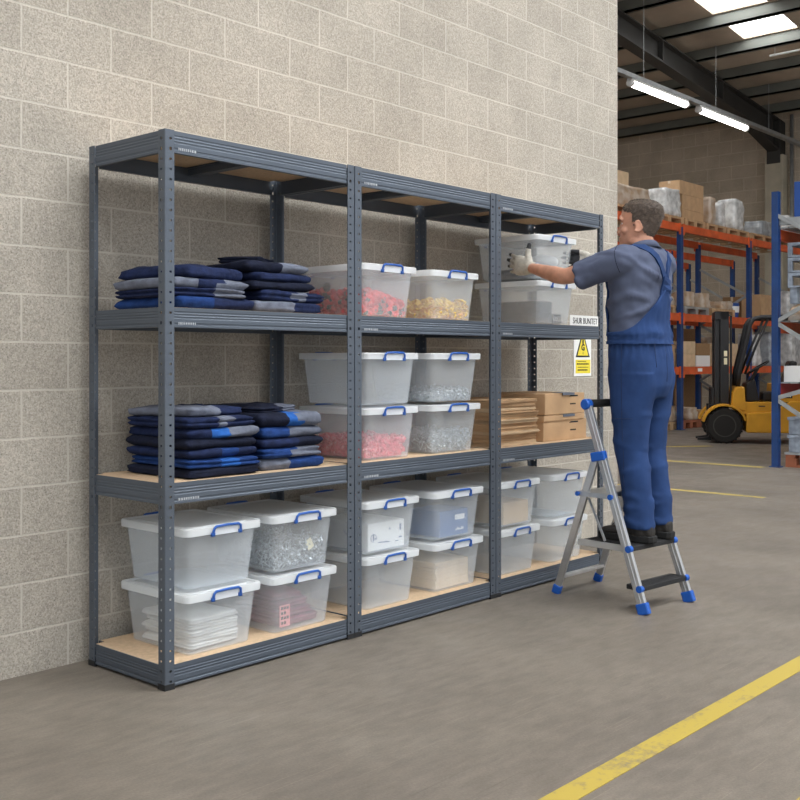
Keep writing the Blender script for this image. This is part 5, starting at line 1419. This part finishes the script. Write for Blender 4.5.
# --- overalls: trousers, waist, back bib, straps
mb = MB()
torso(mb, .016, 1.0, 1.31)
for h_, k_, a_, s in ((LH, LK, LA, -1), (RH, RK, RA, 1)):
    P = [(h_+Vector((0, 0, .06)), (.098, .126)), (h_, (.096, .122)), (h_.lerp(k_, .35), (.090, .102)), (h_.lerp(k_, .7)+Vector((0, -.0, 0)), (.081, .088)), (k_, (.074, .080)), (k_.lerp(a_, .3)+Vector((0, -.012, 0)), (.070, .076)), (k_.lerp(a_, .6)+Vector((0, -.014, 0)), (.066, .072)), (k_.lerp(a_, .85)+Vector((0, -.008, 0)), (.064, .070)), (a_+Vector((0, -.002, .012)), (.067, .074))]
    mb.rings([ell(p.x, p.y, p.z, a, b, 24, 2.2) for p, (a, b) in reversed(P)])
me = remesh(mb, .0075, 4)
def wo(p):
    w_ = .008*noise.noise(Vector((p.x*7, p.y*7, p.z*9)))
    if p.z > 1.20: w_ += .0035*math.sin(math.atan2(p.y+.58, p.x-PX)*26+3*noise.noise(p*5))*max(0, min(1, (p.z-1.18)/.1))      # gathers under the waist
    for zc, am, tl in ((.42, .008, .5), (.47, .007, -.6), (.54, .006, .5), (.66, .006, -.4), (.78, .006, .6), (.92, .004, -.5)):
        d = (p.z-zc-tl*(p.y+.58)*.35-.02*noise.noise(Vector((p.x*8, p.y*8, zc*9))))/.016
        w_ += 1.7*am*math.exp(-d*d)*(.5+noise.noise(Vector((p.x*11, p.y*11, zc*3))))
    return w_
wrinkle(me, wo)
# waistband and bib sheet
def zlim(a):
    """upper edge of the cloth round the body; a = angle from the back centre"""
    t = min(1, abs(a)/1.75)
    back = 1.345+.215*(1-t)**2.0 if abs(a) < 1.75 else 1.345
    fr = max(0, (abs(a)-2.5)/.25); return max(back, 1.345+.26*min(1, fr))
sh = MB(); n = 84
def tint(z):
    for k in range(len(TORSO)-1):
        if TORSO[k][0] <= z <= TORSO[k+1][0]:
            t = (z-TORSO[k][0])/(TORSO[k+1][0]-TORSO[k][0]); return [TORSO[k][i]*(1-t)+TORSO[k+1][i]*t for i in (1, 2, 3)]
    return TORSO[-1][1:]
def bibpt(a, z, g):
    cy, aa, bb = tint(z); c, s = math.sin(a), -math.cos(a); e = 2.3
    base = Vector((PX+(aa+.5)*math.copysign(abs(c)**(2/e), c), cy+(bb+.5)*math.copysign(abs(s)**(2/e), s), z))
    p = Vector((PX+(aa+g)*math.copysign(abs(c)**(2/e), c), cy+(bb+g)*math.copysign(abs(s)**(2/e), s), z))
    ctr = Vector((PX, cy, z)); d = (p-ctr).normalized(); h = bv.ray_cast(ctr+d*.5, -d)
    r_ = (p-ctr).length
    if h[0] is not None: r_ = min(max(r_, (h[0]-ctr).length+g-.010), r_+.022)
    return ctr+d*r_
rows = 14; outer = []; inner = []
for i in range(rows+1):
    t = i/rows; ro, ri = [], []
    for j in range(n):
        a = -PI+2*PI*j/n; zl = zlim(a); z = 1.285+(zl-1.285)*t
        g = .021+.0028*math.sin(a*30)*(1 if t < .8 else .3)+(.004 if 1.325 < z < 1.345 or z < 1.30 else 0)
        ro.append(bibpt(a, z, g)); ri.append(bibpt(a, z, g-.010))
    outer.append(ro); inner.append(ri)
sh.rings(outer+inner[::-1], False, False)
b1 = bmesh.new(); b1.from_mesh(me)
tmp = sh.mesh('tmpbib', []); b1.from_mesh(tmp); b1.to_mesh(me); b1.free(); me.update()
ov = childmesh(me, 'overalls', [M['overall'], M['overallseam']])
# straps
def strap(pts, w):
    mb = MB(); rs = []
    for k, p in enumerate(pts):
        t = (pts[min(k+1, len(pts)-1)]-pts[max(k-1, 0)]).normalized(); h = bv.find_nearest(p); nn = (p-h[0]).normalized() if (p-h[0]).length > 1e-5 else h[1]
        if nn.dot(h[1]) < 0: nn = h[1]
        sd = t.cross(nn).normalized(); ww = w[k] if isinstance(w, list) else w
        rs.append([p+sd*ww/2-nn*.006, p+sd*ww/2+nn*.003, p-sd*ww/2+nn*.003, p-sd*ww/2-nn*.006])
    mb.rings(rs); return mb
def strap_path(xs_):
    pts = []
    for x, z in xs_: pts.append(skin_pt((x, -.59, z), (0, -1, .1), .004))
    return pts
yc = skin_pt((PX, -.59, 1.60), (0, -1, 0), .004)
mb = MB(); pl = [skin_pt((PX, -.59, z), (0, -1, 0), .008) for z in (1.525, 1.55, 1.575, 1.60, 1.612)]
build(strap(pl, [.074, .070, .068, .074, .070]), 'strap_yoke', M['overall'], ov, smooth=False)
for s, e_ in ((-1, 1), (1, 1)):
    P = strap_path([(PX+s*.016, 1.595), (PX+s*.030, 1.63), (PX+s*.046, 1.665), (PX+s*.062, 1.70)])
    P += [skin_pt((PX+s*x, y, 1.65), (s*.10, (y+.60)*3.5, 1), .004) for x, y in ((.076, -.665), (.088, -.635), (.096, -.60), (.098, -.565), (.096, -.535))]
    P += [skin_pt((PX+s*x, -.59, z), (0, 1, .1), .004) for x, z in ((.095, 1.66), (.092, 1.60), (.09, 1.56))]
    build(strap(P, .036), 'strap', M['overall'], ov, smooth=False)
# pocket and side seams
def on_leg(pts):
    out = []
    bmx = bmesh.new(); bmx.from_mesh(ov.data); bmx.transform(Matrix.Translation(org)); t_ = BVHTree.FromBMesh(bmx); bmx.free()
    for p, d in pts:
        d = Vector(d).normalized(); h = t_.ray_cast(Vector(p)+d*.5, -d); out.append(h[0]+d*.0006 if h[0] is not None else Vector(p)+d*.1)
    return out
for nm, pp in (('side_seam', [((2.36, -.575, 1.30-.06*k), (-1, 0, 0)) for k in range(15)]), ('pocket_seam', [((2.40, -.55+.012*k, 1.27-.035*k), (-1, .35, 0)) for k in range(6)]),
               ('hip_seam', [((2.45, -.63-.004*k, 1.29-.03*k), (-.8, -.6, 0)) for k in range(5)]),
               ('leg_pocket_seam', [((2.36, -.57+.02*(k-3), .92), (-1, 0, 0)) for k in range(7)]), ('seat_seam', [((2.445, -.58, 1.28-.03*k), (.0, -1, 0)) for k in range(7)])):
    mb = MB(); mb.tube(on_leg(pp), .0017, 6); build(mb, nm, M['overallseam'], ov, smooth=True)
# --- gloves
for nm, Mx, cu, th, lb in (('glove', LM, LCURL, LT, 'cream knitted glove with dark finger tips'), ('glove', RM, RCURL, RT, 'cream knitted glove with dark palm')):
    mb = MB(); hand(mb, Mx, 1.18, cu, 1.0, th)
    W0 = Mx @ Vector((-.045, 0, 0)); W1 = Mx @ Vector((.01, 0, 0)); mb.tube([W0, W0.lerp(W1, .15), W0.lerp(W1, .5), W1], [.0312, .0322, .0318, .030], 18)
    me = remesh(mb, .0042, 2); inv = Mx.inverted()
    def ff(c, nrm, inv=inv):
        l = inv @ Vector(c); ln = (inv.to_3x3() @ Vector(nrm))
        if ln.y < -.25 and .05 < l.x < .115: return 1
        if l.x > .128: return 1
        if l.z > .088 and l.x > -.05 and l.x < .10: return 1
        return 0
    g_ = childmesh(me, nm, [M['glove'], M['glovedark']], ff, lb)
    mb = MB(); ad = (W1-W0).normalized(); u1 = ad.orthogonal().normalized(); u2 = ad.cross(u1)
    mb.tube([W0+ad*.004+(u1*math.cos(a)+u2*math.sin(a))*.0318 for a in [2*PI*k/24 for k in range(25)]], .0026, 6); build(mb, 'cuff', M['inkblue'], g_, smooth=True)
# --- shoes
for a_ in (LA, RA):
    mb = MB(); x0 = a_.x; yh = -.700
    def sec(y, w, zt, zb=.337, n=16):
        out = []
        for j in range(n):
            t = 2*PI*j/n; c, s = math.cos(t), math.sin(t)
            out.append(Vector((x0+w*math.copysign(abs(c)**.8, c), y, (zt+zb)/2+(zt-zb)/2*math.copysign(abs(s)**.7, s))))
        return out
    mb.rings([sec(yh, .020, .395), sec(yh+.012, .036, .412), sec(yh+.05, .040, .418), sec(yh+.095, .042, .416), sec(yh+.14, .045, .402), sec(yh+.19, .050, .388), sec(yh+.235, .050, .380), sec(yh+.268, .042, .372), sec(yh+.286, .026, .362)])
    mb.chain([(x0, -.632, .36), (x0, -.630, .415)], [.050, .052], 16)
    me = remesh(mb, .006, 3); so = childmesh(me, 'shoe', [M['shoe']])
    mb = MB(); out = []
    for z, g in ((.3135, .0), (.322, .004), (.345, .005), (.349, .001)):
        ring = []
        for y, w in ((yh-.004, .018), (yh+.010, .036), (yh+.05, .043), (yh+.10, .042), (yh+.15, .046), (yh+.20, .053), (yh+.245, .050), (yh+.275, .040), (yh+.292, .020)): ring.append(Vector((x0+w+g, y+(g if y > -.5 else -g), z)))
        for y, w in reversed(((yh-.004, .018), (yh+.010, .036), (yh+.05, .043), (yh+.10, .042), (yh+.15, .046), (yh+.20, .053), (yh+.245, .050), (yh+.275, .040), (yh+.292, .020))): ring.append(Vector((x0-w-g, y+(g if y > -.5 else -g), z)))
        out.append(ring)
    mb.rings(out); build(mb, 'sole', M['sole'], so, bev=.002)
    mb = MB()
    for z in (.365, .385):
        mb.tube([p+(p-Vector((x0, -.61, p.z)))*.0 for p in sec(yh+.055, .0425, z+.01, z)[:]], .0012, 5)
    for k in range(5): y = yh+.125+k*.022; mb.tube([(x0-.022, y, .409-k*.0055), (x0, y+.004, .4165-k*.006), (x0+.022, y, .409-k*.0055)], .0024, 6)
    build(mb, 'laces', M['fdark'], so)
bm2.free()
# ------------------------------------------------------------------ light
w = bpy.data.worlds.new('world'); SC.world = w; w.use_nodes = True
bg = w.node_tree.nodes['Background']; bg.inputs[0].default_value = (.93, .96, 1, 1); bg.inputs[1].default_value = 1.0
vs = SC.view_settings; vs.view_transform = 'Standard'; vs.look = 'None'; vs.gamma = 1; vs.exposure = 0.14; vs.use_curve_mapping = False
try:
    SC.cycles.transparent_max_bounces = 40; SC.cycles.max_bounces = 10; SC.cycles.diffuse_bounces = 5
    SC.cycles.sample_clamp_indirect = 4.0
except Exception: pass
